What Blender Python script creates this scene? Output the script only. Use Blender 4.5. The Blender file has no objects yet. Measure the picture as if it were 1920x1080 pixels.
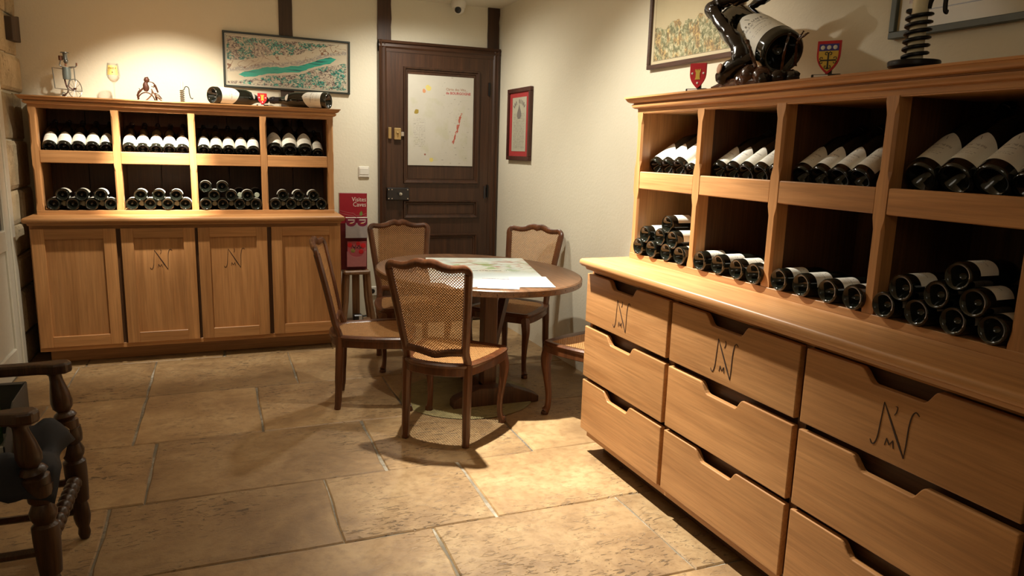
import bpy, bmesh, math, random
from math import sin, cos, pi, radians, sqrt
from mathutils import Vector, Matrix
random.seed(7)
scene = bpy.context.scene
COL = scene.collection
# ------------------------------------------------------------------ camera
CAM = Vector((-2.0698, -5.5592, 1.3797)); YAW, PITCH, ROLL, FPX = 0.3827, -0.1868, 0.0286, 1355.94
_f = Vector((sin(YAW), cos(YAW), 0)); _r = Vector((cos(YAW), -sin(YAW), 0)); _u = Vector((0, 0, 1))
_f2 = _f*cos(PITCH)+_u*sin(PITCH); _u2 = _u*cos(PITCH)-_f*sin(PITCH)
_r3 = _r*cos(ROLL)+_u2*sin(ROLL); _u3 = _u2*cos(ROLL)-_r*sin(ROLL)
cd = bpy.data.cameras.new('camera'); cam = bpy.data.objects.new('camera', cd); COL.objects.link(cam)
cd.sensor_width = 36; cd.lens = FPX/1920*36; cd.clip_start = .02
cam.matrix_world = Matrix(((_r3.x, _u3.x, -_f2.x, CAM.x), (_r3.y, _u3.y, -_f2.y, CAM.y), (_r3.z, _u3.z, -_f2.z, CAM.z), (0, 0, 0, 1)))
scene.camera = cam
# ------------------------------------------------------------------ world, lamps, exposure
world = bpy.data.worlds.new('world'); scene.world = world; world.use_nodes = True
world.node_tree.nodes['Background'].inputs[0].default_value = (1, .86, .66, 1)
world.node_tree.nodes['Background'].inputs[1].default_value = 0.02
scene.view_settings.view_transform = 'Standard'; scene.view_settings.look = 'None'
scene.view_settings.gamma = 1; scene.view_settings.use_curve_mapping = False
scene.view_settings.exposure = 0.28
def spot(name, loc, target, power, angle, blend, col, size=.03):
    l = bpy.data.lights.new(name, 'SPOT'); o = bpy.data.objects.new(name, l); COL.objects.link(o)
    l.energy = power; l.spot_size = radians(angle); l.spot_blend = blend; l.color = col; l.shadow_soft_size = size
    o.location = loc; o.rotation_euler = (Vector(target)-Vector(loc)).to_track_quat('-Z', 'Y').to_euler()
    return o
WARM = (1, .89, .72); NEUT = (1, .93, .80)
spot('spot_over_table', (-1.15, -2.35, 2.44), (.10, -2.45, 0), 85, 112, .7, NEUT, .022)
spot('spot_over_table_beam', (-1.15, -2.35, 2.44), (-.52, -2.98, .38), 560, 68, 1., NEUT, .022)
spot('spot_far_rack', (-2.38, -1.08, 2.44), (-2.36, -.24, 1.22), 140, 78, .65, WARM, .02)
spot('spot_far_rack_beam', (-2.38, -1.08, 2.44), (-2.43, -.42, 1.25), 950, 30, 1., WARM, .02)
def fill_point(name, loc, power, col, size):
    l = bpy.data.lights.new(name, 'POINT'); o = bpy.data.objects.new(name, l); COL.objects.link(o)
    l.energy = power; l.color = col; l.shadow_soft_size = size; o.location = loc
spot('spot_by_door', (-.9, -.62, 2.44), (-.60, -.72, 0), 78, 165, 1., NEUT, .06)
fill_point('fill_room', (-1.75, -2.5, 2.1), 8, WARM, .3)  # added soft fill mid-room, stands in for ambient light
fill_point('fill_rear', (-1.9, -5.9, 2.2), 5, WARM, .3)  # added weak fill behind the camera, lifts the ambient level
# ------------------------------------------------------------------ node helpers
class NT:
    def __init__(s, m): s.t = m.node_tree; s.n = s.t.nodes; s.l = s.t.links
    def new(s, typ, **kw):
        n = s.n.new(typ)
        for k, v in kw.items(): setattr(n, k, v)
        return n
    def put(s, sock, v):
        if isinstance(v, bpy.types.NodeSocket): s.l.new(v, sock)
        elif v is not None:
            try: sock.default_value = v
            except Exception: sock.default_value = (*v, 1)
    def math(s, op, a, b=None, c=None, clamp=False):
        n = s.new('ShaderNodeMath', operation=op, use_clamp=clamp)
        for i, x in enumerate((a, b, c)):
            if x is not None: s.put(n.inputs[i], x)
        return n.outputs[0]
    def mix(s, f, a, b, mode='MIX'):
        n = s.new('ShaderNodeMix', data_type='RGBA', blend_type=mode)
        s.put(n.inputs[0], f); s.put(n.inputs[6], a); s.put(n.inputs[7], b); return n.outputs[2]
    def ramp(s, f, stops, interp='LINEAR'):
        n = s.new('ShaderNodeValToRGB'); e = n.color_ramp.elements; n.color_ramp.interpolation = interp
        while len(e) < len(stops): e.new(.5)
        for i, (p, c) in enumerate(stops): e[i].position = p; e[i].color = (*c, 1) if len(c) == 3 else c
        s.put(n.inputs[0], f); return n.outputs[0]
    def noise(s, vec, scale, detail=3, rough=.55, dist=0):
        n = s.new('ShaderNodeTexNoise'); s.put(n.inputs['Vector'], vec)
        n.inputs['Scale'].default_value = scale; n.inputs['Detail'].default_value = detail
        n.inputs['Roughness'].default_value = rough; n.inputs['Distortion'].default_value = dist; return n.outputs[0]
    def coord(s, k='Object'): return s.new('ShaderNodeTexCoord').outputs[k]
    def mapping(s, vec, scale=(1, 1, 1), loc=(0, 0, 0), rot=(0, 0, 0)):
        n = s.new('ShaderNodeMapping'); s.put(n.inputs[0], vec)
        s.put(n.inputs['Scale'], scale); s.put(n.inputs['Location'], loc); s.put(n.inputs['Rotation'], rot); return n.outputs[0]
    def rnd(s): return s.new('ShaderNodeObjectInfo').outputs['Random']
    def bump(s, h, strength, dist=.01):
        n = s.new('ShaderNodeBump'); s.put(n.inputs['Height'], h); n.inputs['Strength'].default_value = strength
        n.inputs['Distance'].default_value = dist; return n.outputs[0]
    def sep(s, v):
        n = s.new('ShaderNodeSeparateXYZ'); s.put(n.inputs[0], v); return n.outputs
def newmat(name, rough=.5, metal=0., base=(.5, .5, .5), spec=None):
    m = bpy.data.materials.new(name); m.use_nodes = True; b = m.node_tree.nodes['Principled BSDF']
    b.inputs['Base Color'].default_value = (*base, 1); b.inputs['Roughness'].default_value = rough; b.inputs['Metallic'].default_value = metal
    if spec is not None: b.inputs['Specular IOR Level'].default_value = spec
    return m, NT(m), b
MATS = {}
def plain(name, base, rough=.5, metal=0., var=.12, spec=None):
    """simple procedural colour with a little mottling"""
    if name in MATS: return MATS[name]
    m, n, b = newmat(name, rough, metal, base, spec)
    f = n.noise(n.coord(), 35, 3)
    c = n.mix(f, tuple(x*(1-var) for x in base), tuple(min(1, x*(1+var)) for x in base))
    n.put(b.inputs['Base Color'], c); MATS[name] = m; return m
def wood(name, axis, dark, light, rough=.45, scale=1., contrast=1., bumpk=.15):
    if name in MATS: return MATS[name]
    m, n, b = newmat(name, rough)
    co = n.coord(); r = n.rnd()
    off = n.new('ShaderNodeCombineXYZ'); off.inputs[0].default_value = 0
    for i in range(3): n.put(off.inputs[i], n.math('MULTIPLY', r, 7.3+3*i))
    v = n.new('ShaderNodeVectorMath', operation='ADD'); n.put(v.inputs[0], co); n.put(v.inputs[1], off.outputs[0])
    s1 = [9*scale]*3; s1[axis] = .9*scale
    s2 = [75*scale]*3; s2[axis] = 2.4*scale
    g1 = n.noise(n.mapping(v.outputs[0], s1), 1.6, 3, .55, .8)
    g2 = n.noise(n.mapping(v.outputs[0], s2), 1.5, 3, .6, .2)
    mid = tuple((a+c)/2 for a, c in zip(dark, light))
    c1 = n.ramp(g1, [(.28, dark), (.5, mid), (.72, light)])
    k = n.ramp(g2, [(.3, (1-.42*contrast,)*3), (.62, (1.04,)*3)])
    c = n.mix(1., c1, k, 'MULTIPLY')
    rr = n.math('MULTIPLY_ADD', r, .22, .89)
    cc = n.new('ShaderNodeCombineXYZ')
    for i in range(3): n.put(cc.inputs[i], rr)
    n.put(b.inputs['Base Color'], n.mix(1., c, cc.outputs[0], 'MULTIPLY'))
    n.put(b.inputs['Normal'], n.bump(g2, bumpk, .003))
    MATS[name] = m; return m
OAKD, OAKL = (.37, .172, .060), (.53, .272, .106)
OX = wood('oak_grain_x', 0, OAKD, OAKL, .42, 1., .5); OZ = wood('oak_grain_z', 2, OAKD, OAKL, .42, 1., .5)
OXB = wood('oak_dark_shaded_x', 0, (.080, .034, .013), (.135, .060, .023)); OZB = wood('oak_dark_shaded_z', 2, (.080, .034, .013), (.135, .060, .023))  # brown of the inner boards, with the shade of the bays put into the colour
WAL = wood('walnut', 2, (.068, .022, .008), (.15, .052, .018), .3, 1.5, .8)
TABW = wood('table_wood', 1, (.09, .042, .018), (.19, .09, .04), .38, 1.2)
TABD = wood('table_base_wood', 2, (.05, .020, .009), (.11, .046, .02), .42, 1.2)
DRW = wood('old_door_wood', 2, (.036, .0145, .0065), (.072, .029, .0125), .42, .8)
DRX = wood('old_door_wood_x', 0, (.036, .0145, .0065), (.072, .029, .0125), .42, .8)
BEAM = wood('beam_wood', 2, (.035, .022, .014), (.075, .048, .03), .7, .7)
ARMW = wood('armchair_wood', 2, (.035, .016, .008), (.085, .038, .016), .33, 1.5)
VINE = wood('vine_wood', 2, (.006, .004, .003), (.022, .010, .006), .14, 2.)
VINER = wood('vine_burl', 0, (.03, .011, .006), (.12, .045, .02), .16, 2.)
FRMW = wood('frame_brown', 0, (.05, .022, .013), (.10, .045, .025), .4, 2)
STOOLW = wood('stool_wood', 2, (.15, .072, .03), (.29, .155, .07), .5, 1.4)
def plaster(name, base, warm):
    m, n, b = newmat(name, .85)
    co = n.coord()
    f = n.noise(co, 2.2, 4, .6); g = n.noise(co, 55, 4, .6)
    n.put(b.inputs['Base Color'], n.mix(n.math('MULTIPLY_ADD', f, 1.6, -.3, True), base, warm))
    n.put(b.inputs['Normal'], n.bump(g, .28, .006)); MATS[name] = m; return m
PLAS = plaster('cream_plaster', (.68, .64, .50), (.73, .69, .555))
CEIL = plaster('ceiling_plaster', (.70, .67, .55), (.75, .72, .61))
def stone(name, dark, mid, light, rough=.5):
    m, n, b = newmat(name, rough)
    co = n.coord(); r = n.rnd()
    off = n.new('ShaderNodeCombineXYZ')
    for i in range(3): n.put(off.inputs[i], n.math('MULTIPLY', r, 11.+5*i))
    v = n.new('ShaderNodeVectorMath', operation='ADD'); n.put(v.inputs[0], co); n.put(v.inputs[1], off.outputs[0]); v = v.outputs[0]
    f = n.noise(v, 3.2, 5, .62, .4); g = n.noise(v, 28, 5, .65); pits = n.noise(n.mapping(v, (22, 60, 40)), 1., 4, .6, 1.2)
    c = n.ramp(f, [(.25, dark), (.5, mid), (.75, light)])
    c = n.mix(n.ramp(g, [(.3, (.55,)*3), (.55, (0,)*3)]), c, dark)
    pm = n.ramp(pits, [(.36, (1,)*3), (.43, (0,)*3)])
    patch = n.ramp(n.noise(v, 2.1, 3), [(.42, (0,)*3), (.6, (1,)*3)])
    pm = n.math('MULTIPLY', pm, patch)
    c = n.mix(n.math('MULTIPLY', pm, .75), c, tuple(x*.35 for x in dark))
    rr = n.math('MULTIPLY_ADD', r, .35, .82); cc = n.new('ShaderNodeCombineXYZ')
    for i in range(3): n.put(cc.inputs[i], rr)
    n.put(b.inputs['Base Color'], n.mix(1., c, cc.outputs[0], 'MULTIPLY'))
    h = n.math('SUBTRACT', n.math('MULTIPLY', g, .5), pm)
    n.put(b.inputs['Normal'], n.bump(h, .5, .008))
    n.put(b.inputs['Roughness'], n.math('MULTIPLY_ADD', g, .35, rough-.17)); MATS[name] = m; return m
SLAB = stone('flagstone', (.185, .108, .048), (.335, .215, .100), (.45, .315, .160), .5)
MORT = stone('pale_mortar', (.09, .075, .055), (.20, .17, .12), (.52, .48, .40), .85)
RUBB = stone('rubble_stone', (.30, .23, .13), (.46, .37, .23), (.58, .49, .33), .9)
OLIVE = stone('olive_disc', (.16, .13, .05), (.27, .22, .09), (.36, .30, .14), .6)
CANE = plain('cane', (.44, .225, .082), .45, var=.3)
m, n, b = newmat('bottle_glass', .06, 0, (.0045, .0055, .004)); b.inputs['Coat Weight'].default_value = .4
n.put(b.inputs['Base Color'], n.mix(n.noise(n.coord(), 20, 2), (.003, .004, .003), (.008, .009, .006))); GLASSB = m
CAPS = plain('capsule_black', (.012, .010, .012), .3); CAPSP = plain('capsule_pale', (.33, .36, .28), .45)
IRON = plain('black_iron', (.014, .013, .013), .38, .6); GUN = plain('grey_metal', (.20, .21, .20), .35, .8); COPP = plain('copper_brown', (.22, .10, .06), .35, .8)
RUST = plain('rust_brown', (.075, .026, .015), .5, .4); BRASS = plain('brass', (.50, .37, .17), .35, .8); STEEL = plain('steel', (.55, .53, .48), .3, .8)
WHITE = plain('white_plastic', (.72, .70, .62), .4, var=.04); WPAINT = plain('white_paint', (.60, .585, .50), .5, var=.06)
BLACK = plain('black_plastic', (.012, .012, .013), .35); CREAMP = plain('cream_paper', (.62, .56, .40), .7, var=.05)
RED = plain('shield_red', (.55, .02, .03), .35, var=.08); GOLD = plain('shield_gold', (.72, .50, .08), .4); BLUE = plain('shield_blue', (.05, .05, .30), .4); PWHITE = plain('print_white', (.8, .78, .72), .5, var=.03)
CANDLE = plain('candle_wax', (.72, .66, .47), .5, var=.05); CLOTH = plain('black_cloth', (.010, .011, .016), .8); INK = plain('ink', (.03, .025, .025), .6); INKG = plain('ink_grey', (.16, .14, .12), .7)
GREEN = plain('green_card', (.07, .20, .025), .5); GREYC = plain('grey_card', (.075, .07, .065), .55); WCARD = plain('white_card', (.5, .49, .44), .6)
CARVE = plain('carved_dark', (.030, .012, .006), .7)
def label_mat():
    m, n, b = newmat('bottle_label', .55)
    u, v, _ = n.sep(n.coord('UV'))
    def band(x, lo, hi): return n.math('MULTIPLY', n.math('GREATER_THAN', x, lo), n.math('LESS_THAN', x, hi))
    txt = n.noise(n.mapping(n.coord('UV'), (42, 9, 1)), 1., 2, .6)
    t = n.math('GREATER_THAN', txt, .5)
    lines = None
    for lo, hi, ulo, uhi in ((.50, .57, .25, .75), (.40, .43, .34, .66), (.26, .28, .28, .72), (.20, .22, .32, .68)):
        q = n.math('MULTIPLY', band(v, lo, hi), band(u, ulo, uhi))
        lines = q if lines is None else n.math('ADD', lines, q)
    lines = n.math('MULTIPLY', lines, t)
    du = n.math('ABSOLUTE', n.math('SUBTRACT', n.math('MULTIPLY_ADD', v, -.35, .78), u))
    mark = n.math('MULTIPLY', n.math('LESS_THAN', du, .007), band(v, .74, .86))
    base = n.mix(n.noise(n.coord(), 30, 3), (.74, .72, .63), (.80, .78, .69))
    c = n.mix(n.math('MULTIPLY', lines, .5), base, (.12, .10, .09))
    c = n.mix(n.math('MULTIPLY', mark, .9), c, (.04, .035, .03))
    n.put(b.inputs['Base Color'], c); return m
LABEL = label_mat()
# ------------------------------------------------------------------ mesh helpers
class MB:
    def __init__(s): s.v = []; s.f = []
    def add(s, vs, fs):
        o = len(s.v); s.v += [Vector(p) for p in vs]; s.f += [[i+o for i in f] for f in fs]; return s
    def box(s, lo, hi):
        (a, b, c), (d, e, f) = lo, hi
        return s.add([(a, b, c), (d, b, c), (d, e, c), (a, e, c), (a, b, f), (d, b, f), (d, e, f), (a, e, f)],
                     [(3, 2, 1, 0), (4, 5, 6, 7), (0, 1, 5, 4), (1, 2, 6, 5), (2, 3, 7, 6), (3, 0, 4, 7)])
    def loft(s, secs, closed=True, capa=True, capb=True):
        n = len(secs[0]); o = len(s.v)
        for q in secs: s.v += [Vector(p) for p in q]
        for i in range(len(secs)-1):
            for j in range(n if closed else n-1):
                k = (j+1) % n
                s.f.append([o+i*n+j, o+i*n+k, o+(i+1)*n+k, o+(i+1)*n+j])
        if capa: s.f.append([o+j for j in reversed(range(n))])
        if capb: s.f.append([o+(len(secs)-1)*n+j for j in range(n)])
        return s
    def prism(s, pts, h, mat=None):
        """pts in xy, from z=0 to h, transformed by mat"""
        mat = mat or Matrix()
        return s.loft([[mat @ Vector((x, y, 0)) for x, y in pts], [mat @ Vector((x, y, h)) for x, y in pts]])
    def lathe(s, prof, n=20, mat=None):
        mat = mat or Matrix()
        secs = [[mat @ Vector((r*cos(2*pi*j/n), r*sin(2*pi*j/n), z)) for j in range(n)] for r, z in prof]
        return s.loft(secs, True, prof[0][0] > 1e-6, prof[-1][0] > 1e-6)
    def tube(s, path, rad, n=8, ref=None, flat=1., sq=False, closed=False):
        path = [Vector(p) for p in path]; N = len(path)
        rad = rad if isinstance(rad, (list, tuple)) else [rad]*N
        secs = []; prev = None
        for i, p in enumerate(path):
            if closed: t = path[(i+1) % N]-path[i-1]
            else: t = path[min(i+1, N-1)]-path[max(i-1, 0)]
            t.normalize()
            if ref is not None: nn = Vector(ref)
            elif prev is not None: nn = prev
            else: nn = Vector((0, 0, 1)) if abs(t.z) < .9 else Vector((1, 0, 0))
            nn = (nn-t*nn.dot(t)).normalized(); prev = nn; bb = t.cross(nn)
            r = rad[i]; sec = []
            for j in range(n):
                a = 2*pi*(j+.5)/n; c_, s_ = cos(a), sin(a)
                if sq:
                    k = 1/max(abs(c_), abs(s_))*.9 if n == 4 else min(1.25, (abs(c_)**4+abs(s_)**4)**-.25)
                    c_, s_ = c_*k, s_*k
                sec.append(p+nn*(r*flat*c_)+bb*(r*s_))
            secs.append(sec)
        if closed: secs.append(secs[0])
        return s.loft(secs, True, not closed, not closed)
    def build(s, name, mat, parent=None, smooth=False, bevel=0., seg=2, loc=None):
        me = bpy.data.meshes.new(name); me.from_pydata([tuple(v) for v in s.v], [], s.f)
        bm = bmesh.new(); bm.from_mesh(me)
        if bm.faces: bmesh.ops.recalc_face_normals(bm, faces=bm.faces)
        bm.to_mesh(me); bm.free(); me.materials.append(mat)
        if smooth:
            for p in me.polygons: p.use_smooth = True
            try: me.set_sharp_from_angle(angle=radians(40))
            except Exception: pass
        o = bpy.data.objects.new(name, me); COL.objects.link(o)
        if parent: o.parent = parent
        if loc: o.location = loc
        if bevel:
            md = o.modifiers.new('bevel', 'BEVEL'); md.width = bevel; md.segments = seg; md.limit_method = 'ANGLE'; md.angle_limit = radians(40)
        return o
def bx(name, mat, parent, lo, hi, bevel=.002): 
    lo2 = tuple(min(a, b) for a, b in zip(lo, hi)); hi2 = tuple(max(a, b) for a, b in zip(lo, hi))
    return MB().box(lo2, hi2).build(name, mat, parent, bevel=bevel, seg=1)
def tag(o, label=None, cat=None, group=None, kind=None):
    if label: o['label'] = label
    if cat: o['category'] = cat
    if group: o['group'] = group
    if kind: o['kind'] = kind
    return o
def empty(name, loc=(0, 0, 0), rz=0, mat=None):
    o = bpy.data.objects.new(name, None); COL.objects.link(o); o.empty_display_size = .05
    if mat is not None: o.matrix_world = mat
    else: o.location = loc; o.rotation_euler = (0, 0, rz)
    return o
def copy_tree(o, parent=None):
    c = o.copy(); COL.objects.link(c)
    if parent: c.parent = parent
    for ch in o.children: copy_tree(ch, c)
    return c
def text(body, size, mat, parent, M, name='lettering', extrude=.0003, bold=0, sx=1., align='LEFT'):
    cu = bpy.data.curves.new('t', 'FONT'); cu.body = body; cu.size = size; cu.extrude = extrude; cu.offset = bold; cu.resolution_u = 2; cu.align_x = align
    t = bpy.data.objects.new('t', cu); COL.objects.link(t); bpy.context.view_layer.update()
    me = bpy.data.meshes.new_from_object(t.evaluated_get(bpy.context.evaluated_depsgraph_get()))
    bpy.data.objects.remove(t); bpy.data.curves.remove(cu)
    me.transform(M @ Matrix.Diagonal((sx, 1, 1, 1))); me.materials.clear(); me.materials.append(mat); me.name = name
    o = bpy.data.objects.new(name, me); COL.objects.link(o); o.parent = parent; return o
def ribbon(mb, pts, w, M, h=.0008):
    """flat strip through pts (xy), widths w, thickness h, placed by M"""
    L, R = [], []
    for i, p in enumerate(pts):
        a = Vector(pts[max(i-1, 0)]); c = Vector(pts[min(i+1, len(pts)-1)]); t = (c-a).normalized(); nrm = Vector((-t.y, t.x))
        ww = w[i] if isinstance(w, (list, tuple)) else w
        L.append(Vector(p)+nrm*ww/2); R.append(Vector(p)-nrm*ww/2)
    secs = [[M @ Vector((l.x, l.y, 0)), M @ Vector((r.x, r.y, 0)), M @ Vector((r.x, r.y, h)), M @ Vector((l.x, l.y, h))] for l, r in zip(L, R)]
    mb.loft(secs)
def spline(pts, n=6):
    """Catmull-Rom through points"""
    P = [Vector(p) for p in pts]; out = []
    for i in range(len(P)-1):
        p0, p1, p2, p3 = P[max(i-1, 0)], P[i], P[i+1], P[min(i+2, len(P)-1)]
        for k in range(n):
            t = k/n
            out.append(.5*((2*p1)+(p2-p0)*t+(2*p0-5*p1+4*p2-p3)*t*t+(3*p1-p0-3*p2+p3)*t**3))
    out.append(P[-1]); return out
FRONT = Matrix(((1, 0, 0, 0), (0, 0, -1, 0), (0, 1, 0, 0), (0, 0, 0, 1)))   # xy drawing -> upright plane facing -y
def front(x, y, z): return Matrix.Translation((x, y, z)) @ FRONT
WORD = ['first', 'second', 'third', 'fourth', 'fifth', 'sixth']
# ================================================================== setting
A_ = .0172; ZC = 2.464
RW = Matrix(((sin(A_), cos(A_), 0, 0), (-cos(A_), sin(A_), 0, 0), (0, 0, 1, 0), (0, 0, 0, 1)))   # right wall frame: x along wall towards camera, -y into room
def struct(o, label=None, cat=None): tag(o, label, cat, kind='structure'); return o
XL = -3.24
struct(bx('wall_back', PLAS, None, (-3.6, 0, -.1), (.35, .2, ZC), 0))
o = bx('wall_right', PLAS, None, (-.2, 0, -.1), (7.0, .2, ZC), 0); o.matrix_world = RW; struct(o)
WL = struct(bx('wall_left', PLAS, None, (XL-.2, .2, -.1), (XL, -7.0, ZC), 0))
struct(bx('wall_rear', PLAS, None, (-3.6, -7.0, -.1), (.5, -6.8, ZC), 0))
struct(bx('ceiling', CEIL, None, (-3.6, -7.0, ZC), (.5, .2, ZC+.1), 0))
floor = struct(bx('floor', MORT, None, (-3.4, -7.0, -.12), (.4, .1, -.006), 0))
rows = [(.03, -.61), (-.61, -1.31), (-1.31, -2.01), (-2.01, -2.635), (-2.635, -3.165), (-3.165, -3.72), (-3.72, -4.35), (-4.35, -5.0), (-5.0, -5.7)]
joints = [[-2.9, -2.1, -1.4, -.55], [-2.93, -2.505, -1.7, -.95], [-2.97, -2.505, -1.935, -1.2, -.55], [-2.4, -1.455, -.76], [-2.515, -1.72, -1.14, -.3], [-2.35, -1.395, -.62], [-2.7, -1.8, -1.0], [-2.4, -1.5, -.5], [-2.7, -1.9, -.8]]
for (y0, y1), js in zip(rows, joints):
    xs = [-3.24]+js+[.16]
    for x0, x1 in zip(xs, xs[1:]):
        if y0 < -4.4 and x0 > -.6: continue
        g = .006
        def edge(ax, ay, bx_, by, n):
            return [(ax+(bx_-ax)*i/n+random.uniform(-.004, .004), ay+(by-ay)*i/n+random.uniform(-.004, .004)) for i in range(n)]
        X0, X1, Y0, Y1 = x0+g*random.uniform(.3, 1.5), x1-g*random.uniform(.3, 1.5), y0-g*random.uniform(.1, .6), y1+g*random.uniform(.1, .6)
        pts = edge(X0, Y1, X1, Y1, 6)+edge(X1, Y1, X1, Y0, 5)+edge(X1, Y0, X0, Y0, 6)+edge(X0, Y0, X0, Y1, 5)
        cx, cy = (X0+X1)/2, (Y0+Y1)/2; zt = random.uniform(-.0015, .001)
        ins = [(px+(cx-px)*.006/max(.1, abs(cx-px)+.05), py+(cy-py)*.006/max(.1, abs(cy-py)+.05)) for px, py in pts]
        MB().loft([[(px, py, -.02) for px, py in pts], [(px, py, zt-.005) for px, py in pts], [(px, py, zt) for px, py in ins]], capa=False).build('flagstone', SLAB, floor)
# half-timber posts in the back wall
for i, (x0, x1, z0, z1) in enumerate([(-1.65, -1.558, 1.63, ZC), (-.958, -.856, 2.16, ZC), (-.098, -.004, 2.16, ZC)]):
    MB().loft([[(x0+random.uniform(-.004, .004), -.012, z), (x1+random.uniform(-.004, .004), -.012, z), (x1, .02, z), (x0, .02, z)] for z in [z0+(z1-z0)*k/6 for k in range(7)]]).build('trim_%d' % (i+1), BEAM if i == 0 else DRW, None, bevel=.003)['kind'] = 'structure'
# ---- old panelled door in the back wall
D1 = struct(empty('door_1', (0, 0, 0)))
fx0, fx1, ft = -.958, -.004, 2.158
bx('door_leaf', DRW, D1, (-.885, -.015, .01), (-.085, -.045, 2.085), .003)
for x0, x1, nm in ((fx0, -.878, 'door_frame'), (-.092, fx1, 'door_frame')):
    w = x1-x0; s = 1 if x0 < -.5 else -1; a = x0 if s > 0 else x1
    prof = [(0, -.0), (0, -.05), (.018, -.062), (.026, -.050), (.045, -.056), (.058, -.046), (.082, -.046), (.082, 0)]
    MB().loft([[(a+s*u, d, z) for u, d in prof] for z in (0, ft)]).build(nm, DRW, D1, bevel=.001, seg=1)
prof = [(0, -.0), (0, -.052), (.018, -.064), (.026, -.052), (.045, -.058), (.058, -.048), (.082, -.048), (.082, 0)]
MB().loft([[(x, d, ft-u) for u, d in prof] for x in (fx0, fx1)]).build('door_frame', DRX, D1)
for z0, z1 in ((1.115, 1.98), (.845, .985), (.12, .72)):
    x0, x1 = -.775, -.172
    mb = MB()
    prof = [(0, -.044), (.004, -.062), (.014, -.060), (.022, -.050), (.030, -.050), (.034, -.044)]
    secs = [[(x0+u, d, z0+u), (x1-u, d, z0+u), (x1-u, d, z1-u), (x0+u, d, z1-u)] for u, d in prof]
    mb.loft([[q[j] for j in range(4)] for q in secs], True, False, False).build('panel_moulding', DRW, D1)
    bx('door_panel', DRW, D1, (x0+.034, -.040, z0+.034), (x1-.034, -.0475, z1-.034), .002)
for z in (1.06, 1.85, .35):
    MB().tube([(-.092, -.052, z-.05), (-.092, -.052, z+.05)], .008, 8).build('hinge', IRON, D1, True)
lk = MB().box((-.905, -.05, .985), (-.735, -.075, 1.082)).build('rim_lock', BLACK, D1, bevel=.006)
for px, pz in ((-.893, 1.0), (-.893, 1.068), (-.747, 1.0), (-.747, 1.068), (-.868, 1.0), (-.868, 1.068)):
    MB().lathe([(.005, 0), (.004, .004)], 8, front(px, -.075, pz)).build('screw', STEEL, lk)
MB().lathe([(.006, 0), (.006, .018), (.013, .024), (.012, .034), (.0, .037)], 10, front(-.808, -.075, 1.036)).build('knob', STEEL, lk, True)
bl = bx('bolt_lock', BRASS, D1, (-.848, -.045, 1.44), (-.795, -.068, 1.528), .004)
MB().lathe([(.009, 0), (.008, .012), (.004, .016)], 10, front(-.822, -.068, 1.49)).build('cylinder', BRASS, bl, True)
bx('bolt', STEEL, bl, (-.795, -.048, 1.468), (-.772, -.062, 1.500), .002)
bx('keep_plate', BRASS, D1, (-.893, -.048, 1.446), (-.868, -.066, 1.530), .003)
MB().box((-.12, -.045, 1.0), (-.108, -.058, 1.10)).build('wear_strip', INK, D1)
# ---- left wall: rubble stones, beam end, white glazed door
random.seed(3); z = 0.
while z < ZC-.03:
    h = random.uniform(.16, .30); h = min(h, ZC-z)
    y = -.005
    while y > -.50:
        w = random.choice((.19, .27, .52)); w = min(w, y+.53)
        if w < .05: break
        t = random.uniform(.012, .03); j = lambda: random.uniform(-.008, .008)
        g = .006
        a = [(XL-.02, y-g, z+g), (XL-.02, y-w+g, z+g), (XL-.02, y-w+g, z+h-g), (XL-.02, y-g, z+h-g)]
        b_ = [(XL+t*.6+j()*.4, y-g+j()*.5, z+g+j()), (XL+t*.6, y-w+g-j()*.6, z+g+j()), (XL+t*.6, y-w+g+j()*.6, z+h-g+j()), (XL+t*.6, y-g, z+h-g+j())]
        c_ = [(XL+t+j()*.3, y-.03-g, z+.03), (XL+t+j()*.3, y-w+.03, z+.03), (XL+t+j()*.3, y-w+.03, z+h-.03), (XL+t+j()*.3, y-.03, z+h-.03)]
        MB().loft([a, b_, c_], capa=False).build('stone', RUBB, WL, bevel=.004, seg=1)
        y -= w
    z += h
struct(MB().loft([[(XL-.02, -.06, 1.955), (XL+.05, -.06, 1.955), (XL+.05, -.06, 2.11), (XL-.02, -.06, 2.11)], [(XL-.02, -.25, 1.95), (XL+.05, -.25, 1.95), (XL+.05, -.25, 2.085), (XL-.02, -.25, 2.085)]]).build('trim_4', BEAM, None, bevel=.004))
D2 = struct(empty('door_2', (XL, -.545, 0)))
bx('door_frame', WPAINT, D2, (-.01, 0, 0), (.03, -.075, 2.2), .006); bx('door_frame', WPAINT, D2, (-.01, -.95, 0), (.03, -1.02, 2.2), .006); bx('door_frame', WPAINT, D2, (-.01, 0, 2.13), (.03, -1.02, 2.2), .006)
for y0, y1, z0, z1 in ((-.075, -.17, .02, 2.13), (-.85, -.95, .02, 2.13), (-.17, -.85, .02, .17), (-.17, -.85, .74, .86), (-.17, -.85, 2.03, 2.13)):
    bx('door_rail', WPAINT, D2, (-.005, y0, z0), (.022, y1, z1), .006)
bx('door_panel', WPAINT, D2, (-.005, -.17, .17), (.008, -.85, .74), .002)
m, n, b = newmat('dark_pane', .08, 0, (.03, .028, .024)); n.put(b.inputs['Base Color'], n.mix(n.noise(n.coord(), 3, 2), (.02, .018, .015), (.05, .045, .035)))
bx('pane', m, D2, (-.005, -.17, .86), (.004, -.85, 2.03), 0)
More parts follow.
